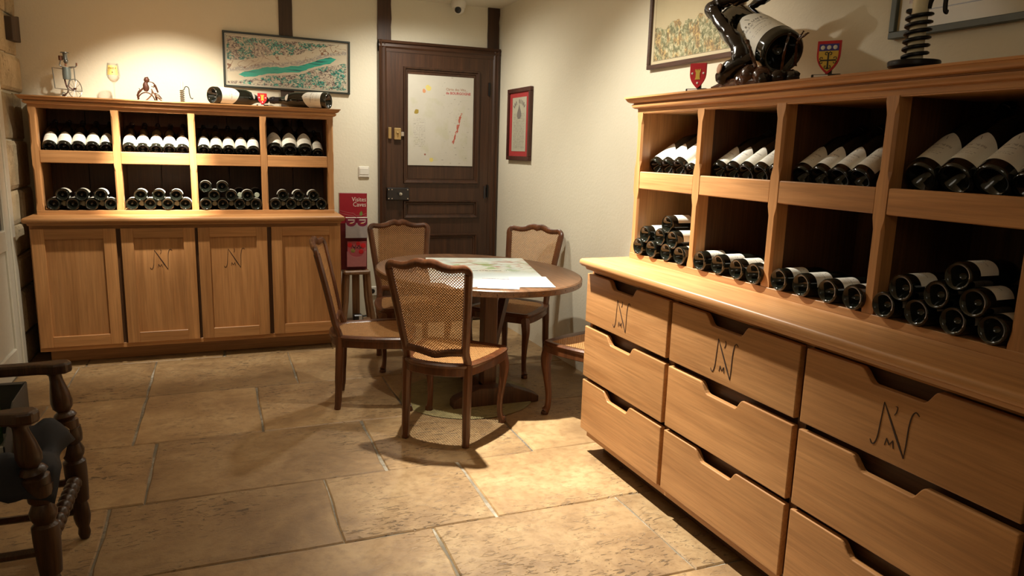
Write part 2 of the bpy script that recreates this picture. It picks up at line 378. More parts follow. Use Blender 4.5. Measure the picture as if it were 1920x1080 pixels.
# ================================================================== cabinets
H, HT, ZT, ZR0, ZR1, PW, DU = .92, 1.6255, 1.556, 1.308, 1.233, .0405, .407
TILT = radians(32); TILTN = radians(33)
def post_mesh(name, root, u, z0, z1, breaks, front_=DU, depth=.05, w=PW):
    """square post with stopped chamfers between the breaks"""
    zs = [(z0, 0)]
    for a, c in breaks: zs += [(a+.012, 0), (a+.045, .008), (c-.045, .008), (c-.012, 0)]
    zs.append((z1, 0)); secs = []
    for z, ch in zs:
        secs.append([(u-w/2, -front_+depth, z), (u-w/2, -front_+ch, z), (u-w/2+ch, -front_, z), (u+w/2-ch, -front_, z), (u+w/2, -front_+ch, z), (u+w/2, -front_+depth, z)])
    return MB().loft(secs).build(name, OZ, root)
def moulded(name, mat, root, u0, u1, prof, smooth=True):
    """profile (overhang, z, front depth) run round left end, front and right end with mitred corners"""
    secs = [[(u0-o, -.004, z), (u0-o, -d-o, z), (u1+o, -d-o, z), (u1+o, -.004, z)] for o, z, d in prof]
    mb = MB().loft(secs, True, True, True)
    return mb.build(name, mat, root, smooth)
def hutch(root, nb, pitch, TILT):
    L = nb*pitch; e = PW/2
    for u in (-e, L+e): bx('end_panel', OZ, root, (u, -.005, H), (u+(.022 if u < 0 else -.022), -DU+.02, ZT+.02), .001)
    for k in range(nb+1): post_mesh('post', root, k*pitch, H, ZT+.012, ((.945, ZR1), (ZR0, ZT)))
    bx('head_rail', OX, root, (-e, -DU+.002, ZT), (L+e, -DU+.03, 1.59), .001)
    bx('bottom_rail', OX, root, (-e, -DU-.002, H), (L+e, -DU+.03, .945), .001)
    bx('bottom_board', OX, root, (-e+.022, -.02, H), (L+e-.022, -DU+.03, .944), 0)
    for k in range(nb):
        a, c = k*pitch+e, (k+1)*pitch-e
        bx('shelf_rail', OX, root, (a, -DU+.001, ZR1), (c, -DU+.024, ZR0), .003)
        bx('shelf', OX, root, (a, -.02, ZR1), (c, -DU+.024, ZR1+.016), 0)
        # sloping board that carries the tilted bottles
        y0, z0 = -DU+.03, 1.260; y1 = -.03; z1 = z0+(y1-y0)*math.tan(TILT)
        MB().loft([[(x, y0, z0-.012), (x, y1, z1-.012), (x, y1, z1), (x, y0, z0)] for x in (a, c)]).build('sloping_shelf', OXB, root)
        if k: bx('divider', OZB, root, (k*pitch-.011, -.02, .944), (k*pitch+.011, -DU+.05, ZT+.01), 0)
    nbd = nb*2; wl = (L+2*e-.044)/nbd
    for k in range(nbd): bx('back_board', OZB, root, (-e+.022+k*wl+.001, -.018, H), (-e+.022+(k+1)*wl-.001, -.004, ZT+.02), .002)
    moulded('cornice', OX, root, -e, L+e, [(0, 1.560, DU), (.001, 1.576, DU), (.010, 1.577, DU), (.017, 1.581, DU), (.021, 1.588, DU), (.021, 1.594, DU), (.015, 1.597, DU), (.015, 1.600, DU), (.026, 1.601, DU), (.034, 1.606, DU), (.040, 1.614, DU), (.041, 1.618, DU), (.046, 1.619, DU), (.047, HT, DU)])
def worktop(root, u0, u1, d):
    moulded('worktop_board', OX, root, u0, u1, [(-.02, .872, d), (-.012, .873, d), (-.008, .885, d), (.004, .888, d), (.010, .895, d), (.012, .905, d), (.009, .915, d), (.002, H, d)])
NSTROKES = [([(0, .014), (.006, .005), (.014, .008), (.021, .03), (.0245, .07), (.029, .124)], [.0016, .003, .003, .0026, .0024, .0016]),
            ([(.029, .124), (.05, .088), (.08, .036), (.101, 0)], [.0014, .0042, .0055, .002]),
            ([(.101, 0), (.1035, .04), (.105, .085), (.110, .115), (.119, .127), (.129, .120)], [.0016, .0026, .003, .003, .0028, .0022]),
            ([(.062, .123), (.068, .122), (.066, .108), (.061, .100)], [.001, .002, .0024, .001]),
            ([(.044, .014), (.048, .034)], .0018), ([(.048, .034), (.057, .019)], .0024), ([(.057, .019), (.066, .034)], .0016), ([(.066, .034), (.070, .014)], .0024)]
def monogram(parent, u, y, z):
    mb = MB()
    for pts, w in NSTROKES:
        if len(pts) > 2:
            n = 5; sp = [tuple(p) for p in spline(pts, n)]
            ws = []
            for i in range(len(pts)-1): ws += [w[i]+(w[i+1]-w[i])*k/n for k in range(n)]
            ws.append(w[-1])
        else: sp, ws = pts, w
        ribbon(mb, sp, ws, front(u, y, z), .0012)
    o = mb.build('monogram', CARVE, parent); o['label'] = 'dark carved monogram of letters J N and M'; return o
# ---- far rack on the back wall
XA, PL = -3.0999, .4332
LH = tag(empty('bottle_rack_hutch', (XA, 0, 0)), 'far oak wine rack with two rows of bays against back wall, left of the door', 'wine rack', 'oak wine racks'); hutch(LH, 4, PL, TILT)
LT = tag(empty('worktop', (XA, 0, 0)), 'oak worktop under the far wine rack', 'worktop', 'oak worktops'); worktop(LT, -.045, 4*PL+.045, .625)
LB = tag(empty('door_cabinet', (XA, 0, 0)), 'oak base cabinet with four framed doors standing below the far wine rack', 'cabinet')
c0, c1, DC = -.035, 4*PL+.035, .572
for u in (c0, c1-.02): bx('side_panel', OZ, LB, (u, -.005, .10), (u+.02, -DC, .872), .001)
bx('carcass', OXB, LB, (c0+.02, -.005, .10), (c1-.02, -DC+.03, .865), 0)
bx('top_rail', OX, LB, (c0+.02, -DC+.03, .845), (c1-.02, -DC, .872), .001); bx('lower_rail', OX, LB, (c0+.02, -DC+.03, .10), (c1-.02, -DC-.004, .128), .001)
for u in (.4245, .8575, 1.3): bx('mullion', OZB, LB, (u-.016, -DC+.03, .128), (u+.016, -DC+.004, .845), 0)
bx('plinth', OX, LB, (c0+.03, -.01, .0), (c1-.03, -.455, .10), .001)
for k, (a, c) in enumerate([(-3.126, -2.683), (-2.657, -2.241), (-2.224, -1.808), (-1.782, -1.342)]):
    a -= XA; c -= XA; z0, z1, sw = .128, .851, .068
    d = empty('cabinet_door'); d.parent = LB
    for s0, s1 in ((a, a+sw), (c-sw, c)): bx('stile', OZ, d, (s0, -DC, z0), (s1, -DC-.024, z1), .002)
    bx('rail', OX, d, (a+sw, -DC, z1-.062), (c-sw, -DC-.024, z1), .002); bx('rail', OX, d, (a+sw, -DC, z0), (c-sw, -DC-.024, z0+.066), .002)
    bx('panel', OZ, d, (a+sw-.005, -DC-.001, z0+.06), (c-sw+.005, -DC-.010, z1-.058), 0)
    if k == 1: monogram(d, -2.507-XA, -DC-.0102, .588)
    if k == 2: monogram(d, -2.078-XA, -DC-.0102, .586)
# ---- near rack on the right wall
PR = .4264; RM = RW @ Matrix.Translation((2.7459, 0, 0))
RH = tag(empty('bottle_rack_hutch', mat=RM), 'near oak wine rack with two rows of bays along right wall above drawers', 'wine rack', 'oak wine racks'); hutch(RH, 6, PR, TILTN)
RT = tag(empty('worktop', mat=RM), 'oak worktop above the drawers along the right wall', 'worktop', 'oak worktops'); worktop(RT, -.044, 2.62, .632)
RB = tag(empty('drawer_cabinet', mat=RM), 'oak base cabinet with three rows of notched drawers along the right wall', 'cabinet')
e0, e1, DD, DC2 = -.052, 2.60, .5965, .575
for u in (e0, e1-.02): bx('side_panel', OZ, RB, (u, -.005, .10), (u+.02, -DC2, .872), .001)
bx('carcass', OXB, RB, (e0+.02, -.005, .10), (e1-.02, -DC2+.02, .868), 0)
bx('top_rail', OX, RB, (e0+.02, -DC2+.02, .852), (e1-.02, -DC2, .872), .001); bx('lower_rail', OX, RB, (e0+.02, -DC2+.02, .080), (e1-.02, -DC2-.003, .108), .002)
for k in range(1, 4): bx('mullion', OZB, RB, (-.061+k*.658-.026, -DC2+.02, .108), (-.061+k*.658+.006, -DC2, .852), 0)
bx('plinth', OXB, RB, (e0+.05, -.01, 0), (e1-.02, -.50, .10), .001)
def drawer_front(z0, z1, u0, w):
    n0, n1, dep = .345*w, .625*w, .036
    top = [(0, z1), (n0-.045, z1)]
    for t in range(7): a = t/6; top.append((n0-.03+.045*a, z1-dep*(3*a*a-2*a**3)))
    for t in range(7): a = t/6; top.append((n1-.02+.035*a, z1-dep*(1-(3*a*a-2*a**3))))
    top += [(n1+.03, z1), (w, z1)]
    pts = [(w, z0), (0, z0)]+top
    return MB().prism([(u0+x, z) for x, z in pts], .022, Matrix.Translation((0, -DC2, 0)) @ FRONT)
for k in range(4):
    u0 = -.061+.658*k
    for r, (z0, z1) in enumerate(((.627, .849), (.370, .605), (.114, .352))):
        d = drawer_front(z0, z1, u0, .635).build('drawer', OX, RB, bevel=.003, seg=2)
        if r == 0: monogram(d, u0+.243, -DD-.0006, .655)
# ================================================================== bottles
def bottle_meshes(tag_, kind='std'):
    r = .038
    prof = [(0.0005, .034), (.007, .033), (.015, .026), (.022, .014), (.0275, .004), (.0305, .0006), (.034, 0), (.0368, .003), (r, .009), (r, .06), (r, .12), (r, .160), (.0372, .172), (.034, .188), (.0285, .204), (.022, .219), (.0175, .232), (.0152, .246), (.0146, .262), (.0146, .276), (.0163, .277), (.0163, .285), (.0145, .286), (.0143, .2945), (.0005, .295)]
    g = MB().lathe(prof, 28).build('wine_bottle', GLASSB, None, True)
    cp = MB().lathe([(.0155, .240), (.0151, .262), (.0151, .275), (.0168, .2765), (.0168, .2855), (.0150, .2865), (.0148, .2955), (.0005, .296)], 20).build('capsule', CAPS, g, True)
    # label sheet
    me = MB(); N = 24; uv = []; tm = radians(80); rl = r+.0005
    if kind == 'flat': z0, zc, zp, pw, tm = .034, .100, .106, 2., radians(75)
    elif kind == 'big': z0, zc, zp, pw = .024, .086, .116, 1.2
    else: z0, zc, zp, pw = .024, .080, .120, 1.25
    secs = []
    for i in range(N+1):
        th = -tm+2*tm*i/N; a = abs(th)/tm; zt = zc+(zp-zc)*(1-a**pw)
        secs.append([(rl*cos(th), rl*sin(th), z0+(zt-z0)*k/6) for k in range(7)])
    me.loft(secs, False, False, False)
    lab = me.build('label', LABEL, g, True)
    ul = lab.data.uv_layers.new(name='UVMap')
    for lp in lab.data.loops:
        p = lab.data.vertices[lp.vertex_index].co; ul.data[lp.index].uv = (math.atan2(p.y, p.x)/(2*tm)+.5, (p.z-z0)/(zp-z0))
    if kind == 'big':
        me = MB(); me2 = []
        rr = lambda z: .034+(.0285-.034)*(z-.188)/(.204-.188)
        secs = []
        for i in range(13):
            t = pi*i/12; z = .197+.0085*-cos(t); hw = .017*sin(t)+.0002; rz = .0312+(.197-z)*.35+.0012
            secs.append([(rz*cos(q*hw/rz), rz*sin(q*hw/rz), z) for q in (-1, -.5, 0, .5, 1)])
        me.loft(secs, False, False, False).build('neck_label', PWHITE, g, True)
    return g
BOT = bottle_meshes('std'); FLAT = bottle_meshes('flat', 'flat'); BIG = bottle_meshes('big', 'big')
REV = BOT.copy(); COL.objects.link(REV)
for ch in BOT.children:
    c = ch.copy(); COL.objects.link(c); c.parent = REV
    if ch.name.startswith('capsule'): c.data = ch.data.copy(); c.data.materials[0] = CAPSP
protos = {'std': BOT, 'big': BIG, 'flat': FLAT, 'rev': REV}; used = set()
def put_bottle(kind, M, label, group, scale=1.):
    o = copy_tree(protos[kind]); o.matrix_world = M @ Matrix.Diagonal((scale, scale, scale, 1))
    return tag(o, label, 'bottle', group)
def frame(X, Z, loc):
    X = Vector(X).normalized(); Z = Vector(Z).normalized(); X = (X-Z*X.dot(Z)).normalized(); Y = Z.cross(X)
    return Matrix(((X.x, Y.x, Z.x, loc[0]), (X.y, Y.y, Z.y, loc[1]), (X.z, Y.z, Z.z, loc[2]), (0, 0, 0, 1)))
random.seed(11)
def tilted(RMx, pitch, bay, items, side, where):
    x = bay*pitch+PW/2+.006
    n = len(items); TILT = TILTN
    for i, (sc, gap, drop) in enumerate(items):
        r = .038*sc; x += gap+r
        zc = 1.260+math.tan(TILT)*.022+r/cos(TILT)-drop; y = -DU+.052
        zc += .004
        roll = random.uniform(-.06, .06)
        M = frame((sin(roll), -sin(TILT), cos(TILT)), (0, cos(TILT), sin(TILT)), (x, y, zc))
        size = 'large tilted bottle' if sc > 1.2 else 'small tilted bottle' if sc < .9 else 'tilted bottle'
        put_bottle('std', RMx @ M, '%s %s from left in upper %s bay of %s wine rack' % (WORD[i], size, where, side), 'tilted bottles in the %s rack' % side, sc)
        x += r
ML = Matrix.Translation((XA, 0, 0))
W5 = [(1, .0005, 0)]*5
tilted(ML, PL, 0, W5, 'far', 'leftmost'); tilted(ML, PL, 1, W5, 'far', 'second'); tilted(ML, PL, 2, W5, 'far', 'third')
tilted(ML, PL, 3, [(1.28, .0, 0), (1.28, .001, 0), (1.28, .001, 0), (.95, .0005, 0)], 'far', 'rightmost')
tilted(RM, PR, 0, [(1.08, .0, 0), (1.08, .002, 0), (1.1, .002, 0), (.85, .008, 0), (.85, .004, 0)], 'near', 'first')
tilted(RM, PR, 1, [(1, .002, 0), (1, .0, 0), (1, .0, 0), (1, .0, 0), (1, .0, 0)], 'near', 'second')
tilted(RM, PR, 2, [(1.02, .0, 0), (1.02, .0, 0), (1.02, .0, 0), (1.02, .001, 0)], 'near', 'third')
tilted(RM, PR, 3, [(1.3, .0, 0), (1.3, .0, 0), (1.3, .0, 0), (1.1, .0, 0)], 'near', 'fourth')
def lying(RMx, pitch, bay, layers, side, where, sp=.103, u0=.052, rev=(), jit=.004, sc=1., base=DU+.002, rolls=(-.3, .3)):
    """layers: list of (start offset in units of spacing, count)"""
    r = .038*sc; dz = sqrt((2*r)**2-(sp/2)**2)+.0006
    names = ['bottom row', 'second row', 'top row']
    for li, offs in enumerate(layers):
        for i, of in enumerate(offs):
            x = bay*pitch+u0+of*sp; z = .9455+r+li*dz
            roll = random.uniform(*rolls)
            M = frame((sin(roll), 0, cos(roll)), (0, 1, 0), (x, -base+random.uniform(-.004, .008), z))
            lab = '%s bottle lying in %s of lower %s bay in %s wine rack' % (WORD[i], names[li], where, side) if len(offs) > 1 else 'single bottle lying on top of pile, lower %s bay of %s wine rack' % (where, side)
            put_bottle('flat', RMx @ M, lab, 'lying bottles in the %s rack' % side, sc)
    for i, (of, li) in enumerate(rev):
        x = bay*pitch+u0+of*sp; z = .9455+r+li*dz+.0004
        M = frame((0, 0, 1), (0, -1, 0), (x, -base+.055+.296, z))
        put_bottle('rev', RMx @ M, '%s neck-first bottle between bottle bases in lower %s bay of %s wine rack' % (WORD[i], where, side), 'neck-first bottles in the %s rack' % side, .985)
R3 = [(.5, 0), (1.5, 0), (2.5, 0)]
lying(ML, PL, 0, [[0, 1, 2, 3], [.5, 1.5, 2.5]], 'far', 'leftmost', rev=R3, u0=.068)
lying(ML, PL, 1, [[0, 1, 2, 3], [.5, 1.5, 2.5]], 'far', 'second', rev=R3, u0=.064)
lying(ML, PL, 2, [[0, 1, 2, 3], [.5, 1.5, 2.5], [0, 1]], 'far', 'third', rev=R3+[(2.05, 1), (3.1, 1)], u0=.064)
lying(ML, PL, 3, [[0, 1, 2, 3], [.5, 1.5, 2.5]], 'far', 'rightmost', rev=R3, u0=.066, sp=.1)
RB_ = dict(base=DU+.014, rolls=(-.1, .5))
lying(RM, PR, 0, [[0, 1, 2, 3], [.5, 1.5, 2.5], [2]], 'near', 'first', u0=.062, sp=.1, **RB_)
lying(RM, PR, 1, [[0, 1.0, 2.1, 3.05]], 'near', 'second', u0=.075, sp=.1, **RB_)
lying(RM, PR, 2, [[0, 1.0, 2.05, 3.05]], 'near', 'third', u0=.075, sp=.1, **RB_)
lying(RM, PR, 3, [[0, 1, 2.05, 3.05], [.5, 1.52, 2.55], [2.03]], 'near', 'fourth', u0=.062, sp=.1, **RB_)
# ================================================================== dining chairs
def cane_sheet(fmap, inside, bounds, pitch=.0096, hole=.41, rot=pi/4):
    """woven cane as a perforated sheet: square cells with octagonal holes"""
    V, F, idx = [], [], {}
    x0, x1, y0, y1 = bounds; cx, cy = (x0+x1)/2, (y0+y1)/2; R = max(x1-x0, y1-y0)
    n = int(R/pitch)+1; cr, sr = cos(rot), sin(rot)
    def vid(i, j, a, b, key):
        if key is not None and key in idx: return idx[key]
        px, py = (i+a)*pitch, (j+b)*pitch
        V.append(fmap(cx+px*cr-py*sr, cy+px*sr+py*cr)); k = len(V)-1
        if key is not None: idx[key] = k
        return k
    oc = [(-1, -1), (0, -1), (1, -1), (1, 0), (1, 1), (0, 1), (-1, 1), (-1, 0)]
    for i in range(-n, n):
        for j in range(-n, n):
            px, py = i*pitch, j*pitch; gx, gy = cx+px*cr-py*sr, cy+px*sr+py*cr
            if not (x0 <= gx <= x1 and y0 <= gy <= y1 and inside(gx, gy)): continue
            O = [vid(i, j, a*.5, b*.5, (2*i+a, 2*j+b)) for a, b in oc]
            I = [vid(i, j, hole*a/(sqrt(a*a+b*b)), hole*b/(sqrt(a*a+b*b)), None) for a, b in oc]
            for k in range(8): F.append([O[k], O[(k+1) % 8], I[(k+1) % 8], I[k]])
    mb = MB(); mb.v = [Vector(p) for p in V]; mb.f = F; return mb
def build_chair():
    root = empty('dining_chair')
    half = [(0, .224), (.08, .219), (.16, .208), (.204, .203), (.224, .184), (.228, .12), (.220, .02), (.200, -.08), (.172, -.165), (.130, -.208), (.07, -.228)]
    out = [Vector((x, y, 0)) for x, y in half]+[Vector((0, -.234, 0))]+[Vector((-x, y, 0)) for x, y in reversed(half[1:])]
    N = len(out); ring = []
    for i in range(N):
        p0, p1, p2, p3 = out[i-1], out[i], out[(i+1) % N], out[(i+2) % N]
        for k in range(3):
            t = k/3; ring.append(.5*((2*p1)+(p2-p0)*t+(2*p0-5*p1+4*p2-p3)*t*t+(3*p1-p0-3*p2+p3)*t**3))
    c = Vector((0, .005, 0))
    def off(d, z): return [(p+(c-p).normalized()*d)+Vector((0, 0, z)) for p in ring]
    secs = [off(.004, .345), off(0, .349), off(0, .382), off(-.006, .388), off(-.007, .398), off(.002, .406), off(.030, .405), off(.042, .399), off(.044, .345)]
    MB().loft(secs+[secs[0]], True, False, False).build('seat_rail', WAL, root, True)
    inner = off(.036, 0)
    def ins(x, y):
        r = False; n = len(inner); j = n-1
        for i in range(n):
            a, b_ = inner[i], inner[j]
            if (a.y > y) != (b_.y > y) and x < (b_.x-a.x)*(y-a.y)/(b_.y-a.y)+a.x: r = not r
            j = i
        return r
    sc = cane_sheet(lambda x, y: (x, y, .401-.006*max(0, 1-(x/.2)**2-(y/.2)**2)), ins, (-.24, .24, -.24, .24)).build('seat_cane', CANE, root)
    md = sc.modifiers.new('s', 'SOLIDIFY'); md.thickness = .0016
    for s in (-1, 1):
        MB().tube(spline([(s*.196, .178, .385), (s*.205, .186, .345), (s*.211, .190, .29), (s*.203, .184, .20), (s*.196, .176, .11), (s*.199, .177, .045), (s*.208, .184, .02)], 4),
                  [.026]*2+[.0255]*3+[.0255, .025, .0245, .0235]+[.022, .0205, .019, .0178]+[.0165, .0155, .015, .0145]+[.014, .0138, .0138, .0142]+[.015, .016, .018, .0195], 10, sq=True).build('leg', WAL, root, True)
        MB().lathe([(.019, 0), (.021, .008), (.017, .02), (.0005, .026)], 12, Matrix.Translation((s*.209, .186, 0))).build('leg_scroll', WAL, root, True)
        MB().tube(spline([(s*.157, -.172, .40), (s*.157, -.176, .30), (s*.157, -.182, .16), (s*.158, -.186, .05), (s*.158, -.192, 0)], 4), [.021]*5+[.020]*4+[.018]*4+[.0165]*3+[.016], 8, sq=True).build('leg', WAL, root, True)
    def by(x, z): t = max(0, (z-.40)/.48); return -.172-.112*t**1.15-.030*max(0, 1-(x/.21)**2)*min(1, max(0, (z-.36)/.12))
    def bw_(z): return .148+.047*((z-.44)/.42)
    def mp(x, z): return (x, by(x, z), z)
    top = [(.1965, .842), (.1955, .866), (.178, .882), (.15, .880), (.115, .878), (.08, .884), (.05, .896), (.025, .900), (0, .893)]
    tp = spline([Vector((x, z, 0)) for x, z in top], 4)
    tp = tp+[Vector((-p.x, p.y, 0)) for p in reversed(tp[:-1])]
    MB().tube([mp(p.x, p.y-.014) for p in tp], [.0165+.004*max(0, 1-abs(p.x)/.15) for p in tp], 8, ref=(0, -1, 0), flat=.82, sq=True).build('crest_rail', WAL, root, True)
    bp = [Vector((-.15, .462, 0)), Vector((-.09, .458, 0)), Vector((-.04, .448, 0)), Vector((0, .440, 0)), Vector((.04, .448, 0)), Vector((.09, .458, 0)), Vector((.15, .462, 0))]
    MB().tube([mp(p.x, p.y) for p in spline(bp, 4)], .018, 8, ref=(0, -1, 0), flat=.72, sq=True).build('lower_back_rail', WAL, root, True)
    for s in (-1, 1):
        pts = [Vector((s*.157, -.172, .36)), Vector((s*.156, -.175, .41))]+[Vector(mp(s*(bw_(z)+.002), z)) for z in (.46, .54, .62, .70, .78, .825, .842)]
        MB().tube(spline(pts, 3), .0185, 8, ref=(0, -1, 0), flat=.85, sq=True).build('back_stile', WAL, root, True)
    def ztop(x):
        x = abs(x)
        for a, b_ in zip(tp, tp[1:]):
            if b_.x <= x <= a.x: return a.y+(b_.y-a.y)*((a.x-x)/max(1e-6, a.x-b_.x))
        return .86
    def ins2(x, z): return abs(x) < bw_(z)-.004 and .452 < z < ztop(x)-.024
    bc = cane_sheet(lambda x, z: (x, by(x, z)+.002, z), ins2, (-.2, .2, .44, .9)).build('back_cane', CANE, root)
    md = bc.modifiers.new('s', 'SOLIDIFY'); md.thickness = .0016
    return root
CH = build_chair()
chairs = [(-1.05, -2.254, -.705, 'cane-backed dining chair nearest the camera, its back turned to us'),
          (-1.325, -1.70, -1.79, 'cane-backed dining chair seen side-on at the left of the round table'),
          (-.974, -1.05, 3.136, 'cane-backed dining chair behind the table in front of the dark door'),
          (-.362, -1.325, 2.239, 'cane-backed dining chair behind the table against the cream right wall'),
          (-.25, -2.31, .35, 'cane-seated dining chair half hidden behind the drawer cabinet')]
for i, (x, y, t, lab) in enumerate(chairs):
    c = CH if i == 0 else copy_tree(CH)
    c.location = (x, y, 0); c.rotation_euler = (0, 0, t); tag(c, lab, 'chair', 'cane dining chairs')
# ================================================================== oval table
TZ = .70; TC = Vector((-.721, -1.644, 0))
TB = tag(empty('oval_table', TC), 'dark oval wooden pedestal table with chairs around it', 'table')
ang = math.atan2(-.954, .299)
def ell(a, b_, z, n=72, cx=0, cy=0): return [(cx+a*cos(t)*cos(ang)-b_*sin(t)*sin(ang), cy+a*cos(t)*sin(ang)+b_*sin(t)*cos(ang), z) for t in [2*pi*k/n for k in range(n)]]
nb = 5
MB().loft([ell(.662, .516, TZ-.040), ell(.676, .530, TZ-.036), ell(.679, .534, TZ-.030), ell(.679, .534, TZ-.004), ell(.675, .530, TZ)]).build('table_top', TABW, TB, True)
MB().loft([ell(.6805, .5355, TZ-.034), ell(.683, .538, TZ-.033), ell(.683, .538, TZ-.005), ell(.6805, .5355, TZ-.003)], capa=False, capb=False).build('rim_band', TABW, TB, True)
for k in range(44):
    t = 2*pi*k/44; ex = (.683*cos(t)*cos(ang)-.538*sin(t)*sin(ang), .683*cos(t)*sin(ang)+.538*sin(t)*cos(ang))
    nrm = Vector((ex[0], ex[1], 0)).normalized()
    M = frame((0, 0, 1), nrm, (ex[0], ex[1], TZ-.019))
    MB().lathe([(.0028, -.001), (.002, .001), (.0005, .0014)], 6, M).build('rim_nail', IRON, TB)
ccx, ccy = .0, -.23
MB().lathe([(.0005, .654), (.12, .655), (.11, .645), (.06, .635), (.0005, .634)], 20, Matrix.Translation((ccx, ccy, 0))).build('top_block', TABD, TB, True)
bx('column', TABD, TB, (ccx-.04, ccy-.04, .07), (ccx+.04, ccy+.04, .64), .006)
MB().loft([[(ccx+x, ccy-.14+dy, z) for x, z in [(-.24, 0), (.26, 0), (.26, .035), (.22, .055), (.10, .10), (-.10, .105), (-.22, .06), (-.24, .04)]] for dy in (0, .08)]).build('foot_beam', TABD, TB, bevel=.006)
MB().loft([[(ccx-.04+dx, ccy+y, z) for y, z in [(-.06, 0), (.52, 0), (.52, .035), (.46, .055), (.1, .1), (-.06, .1)]] for dx in (0, .08)]).build('foot_beam', TABD, TB, bevel=.006)
MB().tube([(ccx+.03, ccy+.02, .28), (ccx+.17, ccy+.14, .655)], .024, 4, sq=True).build('brace', TABD, TB)
MB().lathe([(.006, 0), (.005, .003)], 8, front(ccx+.03, ccy-.14, .055)).build('bolt_head', STEEL, TB)
MB().lathe([(.0005, 0), (.375, 0), (.38, .002), (.372, .005), (.0005, .006)], 48, Matrix.Translation((-.82, -1.80, .001))).build('round_disc', OLIVE, None, True)  # thin flat olive disc on the floor below the table
tag(bpy.data.objects['round_disc'], 'flat round olive disc lying on the floor under the table', 'mat')
# ---- papers on the table
def art(name, fn, rough=.6):
    m, n, b = newmat(name, rough); n.put(b.inputs['Base Color'], fn(n)); return m
def bandf(n, x, lo, hi, soft=.0):
    if soft == 0: return n.math('MULTIPLY', n.math('GREATER_THAN', x, lo), n.math('LESS_THAN', x, hi))
    def mr(a, b_): 
        q = n.new('ShaderNodeMapRange'); n.put(q.inputs[0], x); q.inputs[1].default_value = a; q.inputs[2].default_value = b_; return q.outputs[0]
    return n.math('MULTIPLY', mr(lo-soft, lo+soft), mr(hi+soft, hi-soft))
def sheet(name, mat, parent, cx, cy, w, h, rz, z, curl=0.):
    """thin paper with its own UV, slight curl at one corner"""
    mb = MB(); nx, ny = 8, 8; top, pts = [], []
    secs = []
    for i in range(nx+1):
        u = i/nx; secs.append([((u-.5)*w, (j/ny-.5)*h, curl*max(0, (u+j/ny-1.4))**2) for j in range(ny+1)])
    mb.loft(secs, False, False, False); o = mb.build(name, mat, parent)
    ul = o.data.uv_layers.new(name='UVMap')
    for lp in o.data.loops:
        p = o.data.vertices[lp.vertex_index].co; ul.data[lp.index].uv = (p.x/w+.5, p.y/h+.5)
    md = o.modifiers.new('s', 'SOLIDIFY'); md.thickness = .0004; md.offset = 1
    o.location = (cx, cy, z); o.rotation_euler = (0, 0, rz); return o
def poster_art(n):
    u, v, _ = n.sep(n.coord('UV')); co = n.coord('UV')
    f = n.noise(co, 3.5, 5, .6); g = n.noise(n.mapping(co, (3, 9, 1)), 2, 4, .6, 1.)
    c = n.ramp(f, [(.3, (.36, .44, .42)), (.5, (.55, .60, .55)), (.7, (.50, .48, .38))])
    c = n.mix(n.math('MULTIPLY', n.ramp(g, [(.5, (0,)*3), (.62, (1,)*3)]), bandf(n, v, .48, .88, .1)), c, (.34, .15, .11))
    c = n.mix(n.math('MULTIPLY', n.ramp(n.noise(co, 6, 4), [(.52, (0,)*3), (.6, (.8,)*3)]), bandf(n, v, .45, .75, .1)), c, (.20, .33, .10))
    c = n.mix(bandf(n, v, 0, .34, .08), c, (.52, .60, .62))
    return n.mix(n.math('MULTIPLY', n.math('MULTIPLY', bandf(n, v, .43, .445), n.math('GREATER_THAN', n.noise(n.mapping(co, (60, 1, 1)), 1, 1), .48)), bandf(n, u, .2, .75)), c, (.05, .05, .06))
def sheet_art(n):
    u, v, _ = n.sep(n.coord('UV')); co = n.coord('UV')
    c = n.mix(n.math('MULTIPLY', n.math('GREATER_THAN', n.noise(n.mapping(co, (26, 3, 1)), 1, 2), .5), n.math('MULTIPLY', bandf(n, u, .12, .88), n.math('GREATER_THAN', n.math('SINE', n.math('MULTIPLY', v, 150.)), .5))), (.66, .66, .65), (.34, .34, .42))
    return n.mix(bandf(n, v, .93, .965), c, (.10, .10, .13))
PA, SA = art('map_poster_print', poster_art, .45), art('leaflet_print', sheet_art, .5)
th = math.atan2(-.23, .59)*.62
tag(sheet('map_poster', PA, None, -.685, -1.635, .62, .88, th, TZ+.0006), 'large coloured map poster spread over the oval table', 'poster')
tag(sheet('leaflet', SA, None, -.925, -2.02, .21, .29, .15, TZ+.0016), 'printed white leaflet on the table, nearest the front chair', 'paper', 'printed leaflets on the table')
tag(sheet('leaflet', SA, None, -.745, -2.10, .21, .29, -.42, TZ+.0026), 'printed white leaflet lying askew at the front middle of the table', 'paper', 'printed leaflets on the table')
tag(sheet('leaflet', plain('blank_paper', (.74, .74, .71), .5, var=.02), None, -.57, -2.10, .21, .30, -.25, TZ+.0036, .006), 'blank white sheet at right front edge of the table', 'paper', 'printed leaflets on the table')
